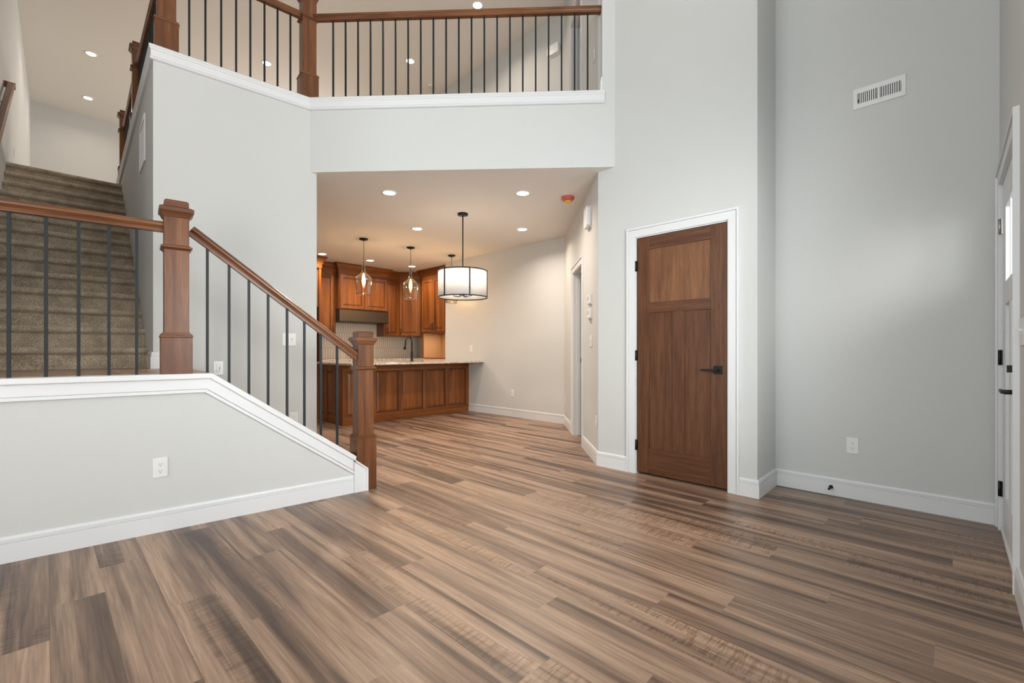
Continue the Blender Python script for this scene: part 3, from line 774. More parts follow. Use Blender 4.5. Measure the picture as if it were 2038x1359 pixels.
# loft railing
UR = thing('loft_railing', 'upper loft railing with wood newels and dark iron balusters above the white ledge', 'railing', (P1.x, P1.y, LEDGE))
ru = lambda v: Vector(v)-Vector(UR.location)
R_Z = 4.235
nS = F_sta.at(0.085, 0.085, LEDGE); nP = F_sta.at(F_sta.s_of(P1.x, P1.y)+0.005, 0.085, LEDGE)
newel(UR, ru(nS), F_sta.rz, h=1.07, label='thick newel post at the corner above the stair wall')
newel(UR, ru(nP), F_sta.rz, h=1.07, blk=0.255, label='middle newel post where the railing turns')
sy = lambda y: F_sid.s_of(S.x+(y-S.y)*(0.14/4.04), y)
nA = F_sid.at(sy(6.57), 0.07, LEDGE); nB = F_sid.at(sy(8.57), 0.07, LEDGE)
newel(UR, ru(nA), F_sid.rz, h=1.07, hs=0.055, label='newel post halfway along the stairwell side')
newel(UR, ru(nB), F_sid.rz, h=1.07, hs=0.055, label='newel post at the top of the stairs')
def lv(a, z): return (a[0], a[1], z)
def span(A, B, o0, o1):
    A = Vector(lv(A, R_Z)); B = Vector(lv(B, R_Z)); d = (B-A).normalized()
    return A+d*o0, B-d*o1
a, b_ = span(nS, nP, 0.05, 0.05); handrail(UR, a, b_)
e2 = F_fas.at(F_fas.s_of(3.556, 2.29), 0.08, R_Z)
a, b_ = span(nP, e2, 0.04, 0.0); handrail(UR, a, b_)
a, b_ = span(nA, nS, 0.05, 0.05); handrail(UR, a, b_)
a, b_ = span(nB, nA, 0.05, 0.05); handrail(UR, a, b_)
for xq in (0.808, 0.919, 1.031, 1.141, 1.250, 1.362, 1.469, 1.578):
    s_ = F_sta.s_of(xq, S.y+(xq-S.x)*(P1.y-S.y)/(P1.x-S.x)); p = F_sta.at(s_+0.012, 0.085)
    baluster(UR, p[0], p[1], LEDGE-0.002, R_Z+0.004, F_sta.rz)
for k in range(21):
    xq = 1.864+(3.472-1.864)*k/20+0.0
    yq = P1.y+(xq-P1.x)*(P2.y-P1.y)/(P2.x-P1.x); s_ = F_fas.s_of(xq, yq); p = F_fas.at(s_, 0.08)
    # small correction so the row keeps the spacing on the rail line behind the ledge face
    baluster(UR, p[0], p[1], LEDGE-0.002, R_Z+0.004, F_fas.rz)
for A_, B_, n_ in ((nS, nA, 17), (nA, nB, 16)):
    for k in range(1, n_+1):
        t = k/(n_+1); baluster(UR, A_[0]+(B_[0]-A_[0])*t, A_[1]+(B_[1]-A_[1])*t, LEDGE-0.002, R_Z+0.004, F_sid.rz)

# wall handrail on the left stairwell wall
HRL = thing('wall_handrail', 'short stained wood handrail fixed to the left stairwell wall', 'handrail', (-0.33, 7.6, 4.0))
yt = 7.55; sl = RISE/RUN
p_end = Vector((-0.262, yt, 4.02)); p_lo = Vector((-0.330, yt-3.4, 4.02-3.4*sl))
handrail(HRL, p_lo, p_end)
m_ = MB().box(-0.055, 0.02, -0.03, 0.03, -0.03, 0.065); 
obj('rail_return', MB().box(-0.06, 0.03, -0.015, 0.028, 0.0, 0.062), M['rail_y'], HRL, loc=p_end-Vector(HRL.location), bevel=0.003)
for yy in (yt-0.35, yt-1.9):
    zz = 4.02-(yt-yy)*sl; xx = -0.262-(yt-yy)*0.02
    m_ = MB().tube([(xx, yy, zz), (xx, yy, zz-0.04), (xx-0.03, yy, zz-0.06), (xx-0.060, yy, zz-0.06)], 0.007); m_.cyl((xx-0.066, yy, zz-0.06), 0.03, 0.006, 16, 'x')
    obj('bracket', m_, M['black'], HRL, loc=-Vector(HRL.location))

# ------------------------------------------------------------------ electrical plates, vents
def outlet(label, loc, rz, group='wall outlets'):
    o = thing('wall_outlet', label, 'outlet', loc, rz, group)
    obj('cover_plate', MB().box(-0.036, 0.036, -0.006, 0, -0.058, 0.058), M['plate'], o, bevel=0.003)
    for sgn in (-1, 1):
        m_ = MB(); zc = sgn*0.0195
        m_.prism([(-0.017, zc-0.009), (-0.011, zc-0.0145), (0.011, zc-0.0145), (0.017, zc-0.009), (0.017, zc+0.009), (0.011, zc+0.0145), (-0.011, zc+0.0145), (-0.017, zc+0.009)], -0.0085, -0.004, 'y')
        r_ = obj('receptacle', m_, M['plate'], o)
        m_ = MB().box(-0.0075, -0.0055, -0.0090, -0.008, zc-0.001, zc+0.007).box(0.0055, 0.0075, -0.0090, -0.008, zc-0.001, zc+0.006).cyl((0, -0.0090, zc-0.0075), 0.0026, 0.001, 10, 'y')
        obj('slots', m_, M['slot'], r_)
    return o
O1 = outlet('white double outlet low on the foreground stair wall', F_kne.at(F_kne.s_of(0.479, 3.394), 0, 0.382), F_kne.rz)
def od(label, loc, rz): return dup(O1, loc, rz, label)
od('white double outlet low on the vent wall at right', F_rgt.at(F_rgt.s_of(4.11, 0.513), 0, 0.387), F_rgt.rz)
od('white outlet near the floor partly hidden behind the stair railing', F_sta.at(F_sta.s_of(1.598, 4.36), 0, 0.455), F_sta.rz)
od('white outlet just above the baseboard of the dining wall', F_kit.at(F_kit.s_of(5.33, 5.152), 0, 0.385), F_kit.rz)
od('white outlet left of the diagonal doorway near the dining corner', F_dia.at(F_dia.s_of(5.235, 3.99), 0, 0.385), F_dia.rz)
od('white outlet low on the diagonal wall beside the closet wall corner', F_dia.at(F_dia.s_of(3.675, 2.43)-0.02, 0, 0.395), F_dia.rz)
od('white outlet above the granite counter on the dining wall', F_kit.at(F_kit.s_of(5.33, 6.182), 0, 1.116), F_kit.rz)
od('white outlet low on the loft left wall at the head of the stairs', F_lef.at(F_lef.s_of(-0.3, 9.0), 0, 3.73), F_lef.rz)
od('white outlet on the loft diagonal wall at the right end of the railing', F_dia.at(F_dia.s_of(3.757, 2.512), 0, LF+0.72), F_dia.rz)

def switch(label, loc, rz, gangs=2, style='toggle'):
    o = thing('light_switch', label, 'switch', loc, rz)
    hw = 0.036+0.023*(gangs-1)
    obj('cover_plate', MB().box(-hw, hw, -0.006, 0, -0.058, 0.058), M['plate'], o, bevel=0.003)
    for g in range(gangs):
        xc = (g-(gangs-1)/2)*0.046
        if style == 'toggle':
            obj('toggle', MB().box(xc-0.005, xc+0.005, -0.008, -0.004, -0.012, 0.012).prism([(-0.006, 0.0), (-0.018, 0.006), (-0.018, 0.013), (-0.006, 0.009)], xc-0.0035, xc+0.0035, 'x'), M['plate'], o)
            obj('slot', MB().box(xc-0.006, xc+0.006, -0.0066, -0.005, -0.013, 0.013), M['groove'], o)
        else:
            obj('dimmer_paddle', MB().box(xc-0.0165, xc+0.0165, -0.009, -0.004, -0.033, 0.033), M['plate'], o, bevel=0.001)
            obj('slider', MB().box(xc+0.005, xc+0.010, -0.0115, -0.008, -0.02, 0.012), M['groove'], o)
    return o
switch('white single dimmer switch just above the low wall cap by the railing', F_sta.at(F_sta.s_of(1.012, 4.415), 0, 0.935), F_sta.rz, 1, 'dimmer')
switch('white double toggle switch on the stair wall behind the balusters', F_sta.at(F_sta.s_of(1.559, 4.359), 0, 1.183), F_sta.rz, 2)
switch('white double switch on the diagonal wall below the two thermostats', F_dia.at(F_dia.s_of(3.87, 2.625), 0, 1.18), F_dia.rz, 2)
switch('white switch plate beside the entry door at the right edge', F_fnt.at(F_fnt.s_of(2.84, -0.22), 0, 1.16), F_fnt.rz, 3)
# thermostats
def thermostat(label, z, back=0.0):
    o = thing('thermostat', label, 'thermostat', F_dia.at(F_dia.s_of(3.885, 2.64), 0, z), F_dia.rz, 'thermostats on the diagonal wall')
    obj('base', MB().box(-0.075, 0.075, -0.008, 0, -0.058, 0.058), M['plate'], o, bevel=0.004)
    b = obj('body', MB().box(-0.066, 0.056, -0.030, -0.006, -0.048, 0.050), M['plate'], o, bevel=0.006)
    obj('screen', MB().box(-0.036, 0.030, -0.0310, -0.0295, -0.012, 0.030), M['groove'], b)
    return o
thermostat('upper of two white thermostats on the diagonal wall', 1.605)
thermostat('lower of two white thermostats on the diagonal wall', 1.46)
# chimes
def chime(name, label, loc, rz, w=0.10, h=0.20, d_=0.055):
    o = thing(name, label, 'chime box', loc, rz)
    obj('cover', MB().prism([(-w, -h/2+0.02), (-w*0.75, -h/2), (w*0.75, -h/2), (w, -h/2+0.02), (w, h/2-0.02), (w*0.75, h/2), (-w*0.75, h/2), (-w, h/2-0.02)], -d_, -0.008, 'y'), M['plate'], o, bevel=0.008)
    obj('back_plate', MB().box(-w*0.9, w*0.9, -0.01, 0, -h/2-0.015, h/2), M['plate'], o)
    return o
chime('door_chime', 'white door chime box high on the diagonal wall by the smoke alarm', F_dia.at(F_dia.s_of(3.91, 2.665), 0, 2.45), F_dia.rz, 0.085, 0.21)
F_ls = Fr((5.33, 13.25), (5.33, 4.085))
chime('door_chime', 'white box high on the loft side wall seen through the balusters', F_ls.at(F_ls.s_of(5.33, 4.27), 0, 5.59), F_ls.rz, 0.11, 0.15)

# supply register on the vent wall
vy0, vy1, vz0, vz1 = 0.5075, 0.218, 2.835, 2.98
vx0, vx1 = F_rgt.s_of(4.11, vy0), F_rgt.s_of(4.11, vy1)
vc = (vx0+vx1)/2; vz = (vz0+vz1)/2
v = thing('air_vent', 'white slotted air register high on the right wall', 'vent', F_rgt.at(vc, 0, vz), F_rgt.rz)
hw, hh = (vx1-vx0)/2, (vz1-vz0)/2
mb = MB(); ix = hw-0.028; iz = 0.038
mb.box(-hw, hw, -0.007, -0.001, iz, hh).box(-hw, hw, -0.007, -0.001, -hh, -iz).box(-hw, -ix, -0.007, -0.001, -iz, iz).box(ix, hw, -0.007, -0.001, -iz, iz)
mb.box(-0.010, 0.010, -0.007, -0.001, -iz, iz)
obj('frame', mb, M['plate'], v)
obj('backing', MB().box(-ix, ix, -0.002, -0.0005, -iz, iz), M['slot'], v)
for s0, s1 in ((-ix, -0.010), (0.010, ix)):
    m_ = MB(); n_ = 9
    for k in range(n_+1):
        xk = s0+(s1-s0)*k/n_; m_.box(xk-0.0033, xk+0.0033, -0.007, -0.002, -iz, iz)
    obj('louvres', m_, M['plate'], v)
obj('damper_lever', MB().box(-ix+0.001, -ix+0.006, -0.014, -0.004, -0.030, -0.010), M['slot'], v)
# return air grille on the stairwell side wall
g0, g1 = sy(5.42), sy(4.99)
gc = (g0+g1)/2; gw = abs(g1-g0)/2
v = thing('return_air_grille', 'white return air grille on the wall beside the carpeted stairs', 'vent', F_sid.at(gc, 0, 2.93), F_sid.rz)
mb = MB(); gh = 0.205; a_ = gw-0.035; c_ = gh-0.035
mb.box(-gw, gw, -0.010, 0, c_, gh).box(-gw, gw, -0.010, 0, -gh, -c_).box(-gw, -a_, -0.010, 0, -c_, c_).box(a_, gw, -0.010, 0, -c_, c_)
obj('frame', mb, M['plate'], v, bevel=0.003)
obj('backing', MB().box(-a_, a_, -0.002, -0.0005, -c_, c_), M['slot'], v)
m_ = MB()
for k in range(24):
    xk = -a_+2*a_*(k+0.5)/24; m_.box(xk-0.0022, xk+0.0022, -0.0045, -0.002, -c_, c_)
obj('louvres', m_, M['plate'], v)

# door stop on the baseboard
o = thing('door_stop', 'small black door stop on the baseboard of the vent wall', 'door stop', F_rgt.at(F_rgt.s_of(4.11, 0.64), -0.016, 0.063), F_rgt.rz)
obj('base', MB().cyl((0, -0.010, 0), 0.013, 0.010, 20, 'y'), M['black'], o)
obj('tip', MB().cyl((0, -0.066, 0), 0.005, 0.056, 12, 'y').cyl((0, -0.078, 0), 0.009, 0.013, 16, 'y'), M['black'], o)

# ------------------------------------------------------------------ ceiling fixtures
def downlight(label, x, y, z, group, warm=(1.0, 0.80, 0.60), power=9, r=0.062):
    o = thing('recessed_light', label, 'recessed light', (x, y, z), 0, group)
    obj('trim_ring', MB().lathe([(r+0.024, 0.0), (r+0.022, -0.005), (r+0.002, -0.007), (r, -0.003), (r, 0.0)], n=36), M['plate'], o)
    obj('lens', MB().cyl((0, 0, -0.0045), r+0.001, 0.004, 36), M['can'], o, label='glowing lens')
    return o
D0 = downlight('recessed light at the front left of the dining ceiling with a wide trim ring', 2.55, 4.29, CK, 'recessed kitchen ceiling lights')
def lamp(x, y, z, power, col, r=0.07, spread=2.6):
    return area('downlight_beam', (x, y, z-0.012), (0, 0, 0), r*2, r*2, power, col, 'DISK', spread)
WARM = (1.0, 0.85, 0.70)
klist = [(3.55, 3.28, 'recessed light at the front right of the dining ceiling near the smoke alarm'),
         (3.57, 5.28, 'recessed light between the pendants and the drum lamp'),
         (4.60, 4.26, 'recessed light at the right of the drum lamp rod'),
         (3.35, 7.84, 'recessed light at the far left above the leftmost cabinet'),
         (4.21, 7.76, 'recessed light above the hood cabinet between the two left pendants'),
         (5.09, 7.71, 'recessed light above the corner cabinet behind the middle pendant')]
for x, y, lb in klist: dup(D0, (x, y, CK), 0, lb)
for x, y in [(2.55, 4.29)]+[(a[0], a[1]) for a in klist]: lamp(x, y, CK, 17, WARM)
llist = [(0.54, 10.43, 'nearer of the two recessed lights above the stair head'), (0.59, 12.3, 'farther of the two recessed lights above the stair head'),
         (2.69, 8.57, 'recessed loft light seen left of the middle newel'), (4.40, 6.72, 'recessed loft light seen through the middle balusters'),
         (4.38, 8.46, 'recessed loft light just above the ledge near the middle newel'), (4.37, 4.93, 'recessed loft light above the long handrail'),
         (2.62, 6.62, 'recessed loft light beside the top of the middle newel')]
for x, y, lb in llist:
    q = dup(D0, (x, y, TOP), 0, lb); q['group'] = 'recessed loft ceiling lights'
    lamp(x, y, TOP, 7 if x < 1 else 18, (1.0, 0.86, 0.74))
# smoke alarm with red dust cover
o = thing('smoke_alarm', 'smoke alarm under a red plastic dust cover on the dining ceiling', 'smoke alarm', (3.99, 3.01, CK))
obj('base', MB().lathe([(0, 0), (0.066, 0), (0.066, -0.012), (0, -0.012)], n=32), M['plate'], o)
obj('dust_cover', MB().lathe([(0.070, 0.0), (0.073, -0.010), (0.066, -0.026), (0.050, -0.040), (0.030, -0.046), (0, -0.047)], n=32), M['red'], o, label='red translucent cover')
obj('label_disc', MB().lathe([(0, -0.062), (0.030, -0.058), (0.040, -0.044)], n=24), M['yellow'], o, label='yellow disc')
o = thing('smoke_alarm', 'small white smoke alarm on the loft ceiling near the side wall', 'smoke alarm', (5.08, 7.05, TOP))
obj('body', MB().lathe([(0, -0.035), (0.045, -0.033), (0.062, -0.022), (0.066, -0.008), (0.066, 0.0), (0, 0)], n=32), M['plate'], o)
obj('ring', MB().lathe([(0.03, -0.038), (0.04, -0.034), (0.03, -0.03)], n=24), M['groove'], o)

# glass pendants over the peninsula
def pendant(label, x, y, first=True):
    o = thing('glass_pendant', label, 'pendant light', (x, y, CK), 0, 'glass pendants over the peninsula')
    obj('canopy', MB().lathe([(0, 0), (0.064, 0), (0.066, -0.008), (0.058, -0.018), (0.030, -0.026), (0.010, -0.034), (0, -0.034)], n=32), M['black'], o)
    obj('cord', MB().tube([(0, 0, -0.03), (0.003, 0, -0.2), (-0.003, 0.0, -0.36), (0, 0, -0.50)], 0.0035, 8), M['slot'], o)
    obj('socket', MB().lathe([(0, -0.40), (0.014, -0.40), (0.019, -0.43), (0.019, -0.50), (0.012, -0.515), (0, -0.515)], n=20), M['black'], o)
    pr = [(0.021, -0.405), (0.023, -0.45), (0.030, -0.50), (0.055, -0.53), (0.095, -0.56), (0.122, -0.60), (0.128, -0.64), (0.122, -0.70), (0.110, -0.78), (0.102, -0.845)]
    inner = [(r-0.0025, z) for r, z in reversed(pr)]
    obj('glass_shade', MB().lathe(pr+inner, n=40, closed=True), M['glass_p'], o, label='clear bell glass')
    b = obj('bulb', MB().lathe([(0.010, -0.515), (0.016, -0.54), (0.028, -0.60), (0.030, -0.64), (0.022, -0.68), (0, -0.70)], n=24), M['glass_b'], o)
    obj('filament', MB().tube([(0.004, 0, -0.54), (0.010, 0, -0.58), (-0.008, 0.006, -0.61), (0.009, -0.006, -0.64), (-0.005, 0, -0.665)], 0.007, 8), M['bulb'], b)
    return o
M['glass_p'] = mk_glass('pendant_glass', (1.0, 0.95, 0.88))
M['glass_b'] = mk_glass('bulb_glass', (1.0, 0.85, 0.62))
def glow_bulb():
    nt = M['glass_b'].node_tree; out = nt.nodes['Material Output']; src = out.inputs['Surface'].links[0].from_socket
    e = N(nt, 'ShaderNodeEmission'); e.inputs['Color'].default_value = (1.0, 0.72, 0.42, 1); e.inputs['Strength'].default_value = 1.6
    ad = N(nt, 'ShaderNodeAddShader'); nt.links.new(src, ad.inputs[0]); nt.links.new(e.outputs[0], ad.inputs[1]); nt.links.new(ad.outputs[0], out.inputs['Surface'])
glow_bulb()
PN = pendant('leftmost of the three clear glass pendants over the peninsula', 3.33, 6.33)
dup(PN, (4.14, 6.31, CK), 0, 'middle clear glass pendant over the peninsula')
dup(PN, (4.99, 6.32, CK), 0, 'rightmost glass pendant, its shade hidden behind the white drum lamp')
for x, y in ((3.33, 6.33), (4.14, 6.31), (4.99, 6.32)):
    l = bpy.data.lights.new('pendant_glow', 'POINT'); l.energy = 8; l.color = (1.0, 0.80, 0.60); l.shadow_soft_size = 0.03
    q = bpy.data.objects.new('pendant_glow', l); COL.objects.link(q); q.location = (x, y, CK-0.62)

# drum chandelier
DX, DY = 3.57, 4.30
zt_d, zb_d, R_ = 2.055-CK, 1.735-CK, 0.302
o = thing('drum_chandelier', 'white drum shade lamp with black frame hanging in the dining area', 'chandelier', (DX, DY, CK), math.radians(5.8))
obj('canopy', MB().lathe([(0, 0), (0.064, 0), (0.064, -0.022), (0.02, -0.026), (0, -0.026)], n=36), M['black'], o)
obj('rod', MB().cyl((0, 0, zt_d), 0.0075, -zt_d-0.02, 12), M['black'], o)
obj('shade', MB().lathe([(R_, zb_d), (R_, zt_d), (R_-0.004, zt_d), (R_-0.004, zb_d)], n=64, closed=True), M['shade'], o, label='white linen drum shade')
fr_ = MB()
for zz in (zt_d, zb_d): fr_.lathe([(R_+0.005, zz-0.006), (R_+0.005, zz+0.006), (R_-0.006, zz+0.006), (R_-0.006, zz-0.006)], n=64, closed=True)
obj('ring_frame', fr_, M['black'], o)
for k in range(6):
    a = 2*PI*k/6; m_ = MB().box(R_-0.004, R_+0.007, -0.007, 0.007, zb_d, zt_d)
    obj('upright', m_, M['black'], o, rot=(0, 0, a))
m_ = MB()
for k in range(3):
    a = 2*PI*k/3; m_.tube([(0, 0, zt_d), (R_*math.cos(a), R_*math.sin(a), zt_d)], 0.005, 8)
obj('spider', m_, M['black'], o)
m_ = MB().cyl((0, 0, zb_d+0.02), 0.012, zt_d-zb_d, 12)
for k in range(4):
    a = 2*PI*k/4+0.4; m_.tube([(0, 0, zb_d+0.03), (0.05*math.cos(a), 0.05*math.sin(a), zb_d+0.012), (0.12*math.cos(a), 0.12*math.sin(a), zb_d+0.022), (0.13*math.cos(a), 0.13*math.sin(a), zb_d+0.06)], 0.006, 8)
    m_.cyl((0.13*math.cos(a), 0.13*math.sin(a), zb_d+0.05), 0.016, 0.03, 12)
obj('arms', m_, M['black'], o)
for k in range(4):
    a = 2*PI*k/4+0.4
    obj('bulb', MB().lathe([(0, -0.0), (0.012, 0.0), (0.024, 0.04), (0.026, 0.06), (0.015, 0.085), (0, 0.09)], c=(0.13*math.cos(a), 0.13*math.sin(a), zb_d+0.08), n=16), emis('frosted_bulb_%d' % k, (1, 0.85, 0.66), 6), o)
l = bpy.data.lights.new('drum_glow', 'POINT'); l.energy = 9; l.color = (1.0, 0.84, 0.68); l.shadow_soft_size = 0.12
q = bpy.data.objects.new('drum_glow', l); COL.objects.link(q); q.location = (DX, DY, CK+(zt_d+zb_d)/2)

# ------------------------------------------------------------------ kitchen
def face_panel(parent, name, xa, xb, za, zb, yf, handle=None, rail=0.055, hang=None):
    """raised-panel door or panel, front at y=yf, thickness .02 going +y"""
    m_ = MB(); t = 0.020
    m_.box(xa, xa+rail, yf, yf+t, za, zb).box(xb-rail, xb, yf, yf+t, za, zb)
    m_.box(xa+rail, xb-rail, yf, yf+t, za, za+rail).box(xa+rail, xb-rail, yf, yf+t, zb-rail, zb)
    d = obj(name, m_, M['cab_z'], parent, bevel=0.0025)
    m_ = MB().box(xa+rail, xb-rail, yf+0.012, yf+t-0.001, za+rail, zb-rail); obj('glaze_groove', m_, M['cab_glaze'], d)
    m_ = MB().frustum(xa+rail+0.008, xb-rail-0.008, za+rail+0.008, zb-rail-0.008, yf+0.012, 0.026, yf+0.002)
    obj('raised_panel', m_, M['cab_z'], d)
    if handle is not None:
        hx, hz = handle
        m_ = MB().tube([(hx, yf-0.028, hz-0.065), (hx, yf-0.032, hz), (hx, yf-0.028, hz+0.065)], 0.0065, 8)
        m_.cyl((hx, yf-0.028, hz-0.055), 0.006, 0.028, 10, 'y').cyl((hx, yf-0.028, hz+0.055), 0.006, 0.028, 10, 'y')
        obj('handle', m_, M['black'], d, label='black bar handle')
    return d
CR = [(0.0, -0.20), (0.010, -0.20), (0.012, -0.135), (0.020, -0.128), (0.022, -0.112), (0.040, -0.085), (0.062, -0.050), (0.066, -0.034), (0.078, -0.028), (0.080, -0.002), (0.0, -0.002)]
def crown(parent, pts, ztop, m0=0, m1=0):
    """pts: polyline of frame corners (x,y) left to right, front faces -y side (right-hand side of travel)"""
    m_ = MB(); n = len(pts); P_ = [Vector((p[0], p[1], 0)) for p in pts]
    for i in range(n-1):
        d = (P_[i+1]-P_[i]).normalized(); out = Vector((d.y, -d.x, 0))
        def mit(j, sign):
            if j < 0 or j > n-2: return 0
            return 0
        mA = m0 if i == 0 else 0; mB = m1 if i == n-2 else 0
        if i > 0:
            dp = (P_[i]-P_[i-1]).normalized(); turn = dp.x*d.y-dp.y*d.x; ang = math.atan2(turn, dp.dot(d)); mA = -math.tan(ang/2)
        if i < n-2:
            dn = (P_[i+2]-P_[i+1]).normalized(); turn = d.x*dn.y-d.y*dn.x; ang = math.atan2(turn, d.dot(dn)); mB = math.tan(ang/2)
        m_.sweep(CR, (P_[i].x, P_[i].y, ztop), (P_[i+1].x, P_[i+1].y, ztop), mA, mB, side=out)
    return obj('crown_moulding', m_, M['cab_x'], parent)

CT = CK-0.002
# fridge surround
c = thing('fridge_cabinet', 'tall stained cabinet surround at the left edge of the kitchen with crown moulding', 'cabinet', (0, 0, 0))
m_ = MB().box(3.405, 3.445, 8.10, 8.845, 0.0, CT-0.01).box(2.44, 2.48, 8.10, 8.845, 0.0, CT-0.01).box(2.48, 3.405, 8.14, 8.845, 1.87, CT-0.01)
obj('body', m_, M['cab_z'], c, bevel=0.002)
face_panel(c, 'door', 2.50, 2.935, 1.90, 2.55, 8.12); face_panel(c, 'door', 2.945, 3.385, 1.90, 2.55, 8.12)
crown(c, [(2.44, 8.84), (2.44, 8.10), (3.445, 8.10), (3.445, 8.436)], CT)
f_ = thing('refrigerator', 'black refrigerator recessed under the leftmost cabinet, mostly hidden', 'refrigerator', (2.94, 8.45, 0))
obj('body', MB().box(-0.445, 0.445, -0.28, 0.38, 0.02, 1.80), M['fridge'], f_, bevel=0.01)
for q0, q1 in ((-0.44, -0.003), (0.003, 0.44)):
    dd = obj('door', MB().box(q0, q1, -0.335, -0.285, 0.72, 1.79), M['fridge'], f_, bevel=0.008)
    obj('handle', MB().tube([((-0.04 if q0 < 0 else 0.04), -0.37, 0.9), ((-0.04 if q0 < 0 else 0.04), -0.37, 1.6)], 0.011, 8), M['black'], dd)
obj('freezer_drawer', MB().box(-0.44, 0.44, -0.335, -0.285, 0.06, 0.71), M['fridge'], f_, bevel=0.008)
# narrow upper cabinet
c = thing('upper_cabinet', 'narrow stained upper cabinet left of the range hood', 'cabinet', (0, 0, 0))
obj('body', MB().box(3.447, 3.903, 8.52, 8.838, 1.395, CT-0.01), M['cab_z'], c, bevel=0.002)
face_panel(c, 'door', 3.46, 3.855, 1.41, 2.55, 8.50, handle=(3.825, 1.50))
crown(c, [(3.447, 8.52), (3.903, 8.52)], CT)
# hood cabinet
c = thing('hood_cabinet', 'projecting stained two-door cabinet above the dark range hood', 'cabinet', (0, 0, 0))
obj('body', MB().box(3.905, 4.945, 8.39, 8.838, 1.885, CT-0.01), M['cab_z'], c, bevel=0.002)
face_panel(c, 'door', 3.925, 4.42, 1.90, 2.545, 8.37); face_panel(c, 'door', 4.43, 4.93, 1.90, 2.545, 8.37)
crown(c, [(3.905, 8.436), (3.905, 8.39), (4.945, 8.39), (4.945, 8.436)], CT)
h_ = thing('range_hood', 'dark bronze metal range hood below the hood cabinet', 'range hood', (4.425, 8.6, 1.64))
obj('canopy', MB().box(-0.519, 0.519, -0.245, 0.245, 0.012, 0.242), M['bronze'], h_, bevel=0.004)
obj('lip', MB().box(-0.5195, 0.5195, -0.252, 0.245, 0.0, 0.014), M['black'], h_, bevel=0.002)
obj('top_band', MB().box(-0.5195, 0.5195, -0.252, 0.245, 0.232, 0.243), M['black'], h_)
# corner cabinets: straight one and the diagonal one
c = thing('upper_cabinet', 'stained upper cabinet immediately right of the range hood', 'cabinet', (0, 0, 0))
obj('body', MB().box(4.947, 5.298, 8.52, 8.838, 1.385, CT-0.01), M['cab_z'], c, bevel=0.002)
face_panel(c, 'door', 4.975, 5.285, 1.40, 2.55, 8.50, handle=(5.005, 1.50))
crown(c, [(4.947, 8.52), (5.298, 8.52)], CT, m1=-0.414)
FD = Fr((5.30, 8.52), (5.63, 8.19))
c = thing('corner_cabinet', 'stained diagonal corner upper cabinet above the tile backsplash', 'cabinet', (5.30, 8.52, 0), FD.rz)
inv = lambda x, y: ((Vector((x, y, 0))-FD.P).dot(FD.d), (Vector((x, y, 0))-FD.P).dot(FD.n))
pts = [inv(5.30, 8.52), inv(5.63, 8.19), inv(5.995, 8.19), inv(5.995, 8.838), inv(5.30, 8.838)]
obj('body', MB().prism(pts, 1.385, CT-0.01), M['cab_z'], c, bevel=0.002)
face_panel(c, 'door', 0.012, FD.L-0.012, 1.40, 2.55, -0.020, handle=(0.045, 1.50))
crown(c, [(0.002, 0.0), (FD.L, 0.0)], CT, m0=0.414)
# tall cabinet with open niche on the side wall
FT = Fr((5.52, 7.985), (5.52, 7.02))
c = thing('hutch_cabinet', 'tall stained two-door cabinet with a lit open niche standing on the counter', 'cabinet', FT.at(0), FT.rz)
obj('body', MB().box(0, FT.L, 0.0, 0.475, 1.455, CT-0.01), M['cab_z'], c, bevel=0.002)
m_ = MB().box(0, 0.035, 0, 0.475, 0.92, 1.455).box(FT.L-0.035, FT.L, 0, 0.475, 0.92, 1.455).box(0.035, FT.L-0.035, 0, 0.455, 0.92, 0.94)
obj('niche', m_, M['cab_z'], c, bevel=0.002)
obj('niche_back', MB().box(0.035, FT.L-0.035, 0.455, 0.475, 0.94, 1.455).box(0.0352, 0.04, 0.02, 0.455, 0.94, 1.455), simple('light_niche_lining', (0.42, 0.25, 0.13), 0.6), c, label='lighter niche lining')
md = 0.40
p_ = FT.at(FT.L/2, 0.22, 1.445); area('niche_puck', p_, (0, 0, 0), 0.5, 0.2, 6, (1.0, 0.78, 0.52))
face_panel(c, 'door', 0.02, md, 1.47, 2.55, -0.02, handle=(md-0.03, 1.57)); face_panel(c, 'door', md+0.008, 2*md, 1.47, 2.55, -0.02, handle=(md+0.038, 1.57))
crown(c, [(0.0, 0.47), (0.0, 0.0), (FT.L, 0.0)], CT)
# base cabinets and back counter
c = thing('base_cabinets', 'stained base cabinets along the kitchen back wall, behind the peninsula', 'cabinet', (0, 0, 0))
obj('body', MB().prism([(3.46, 8.845), (3.46, 8.22), (5.35, 8.22), (5.35, 6.96), (5.99, 6.96), (5.99, 8.845)], 0.10, 0.872), M['cab_z'], c)
obj('toe_kick', MB().prism([(3.46, 8.845), (3.46, 8.29), (5.42, 8.29), (5.42, 6.96), (5.99, 6.96), (5.99, 8.845)], 0.0, 0.10), M['cab_glaze'], c)
for k in range(4):
    xa = 3.48+k*0.465; face_panel(c, 'door', xa, xa+0.45, 0.12, 0.86, 8.20, handle=(xa+0.41, 0.76))
m_ = MB().prism([(3.452, 8.848), (3.452, 8.18), (5.34, 8.18), (5.34, 7.21), (5.34, 6.945), (5.998, 6.945), (5.998, 8.848)], 0.875, 0.915)
o = obj('back_countertop', m_, M['granite'], bevel=0.004); tag(o, 'granite counter along the kitchen back wall', 'countertop')
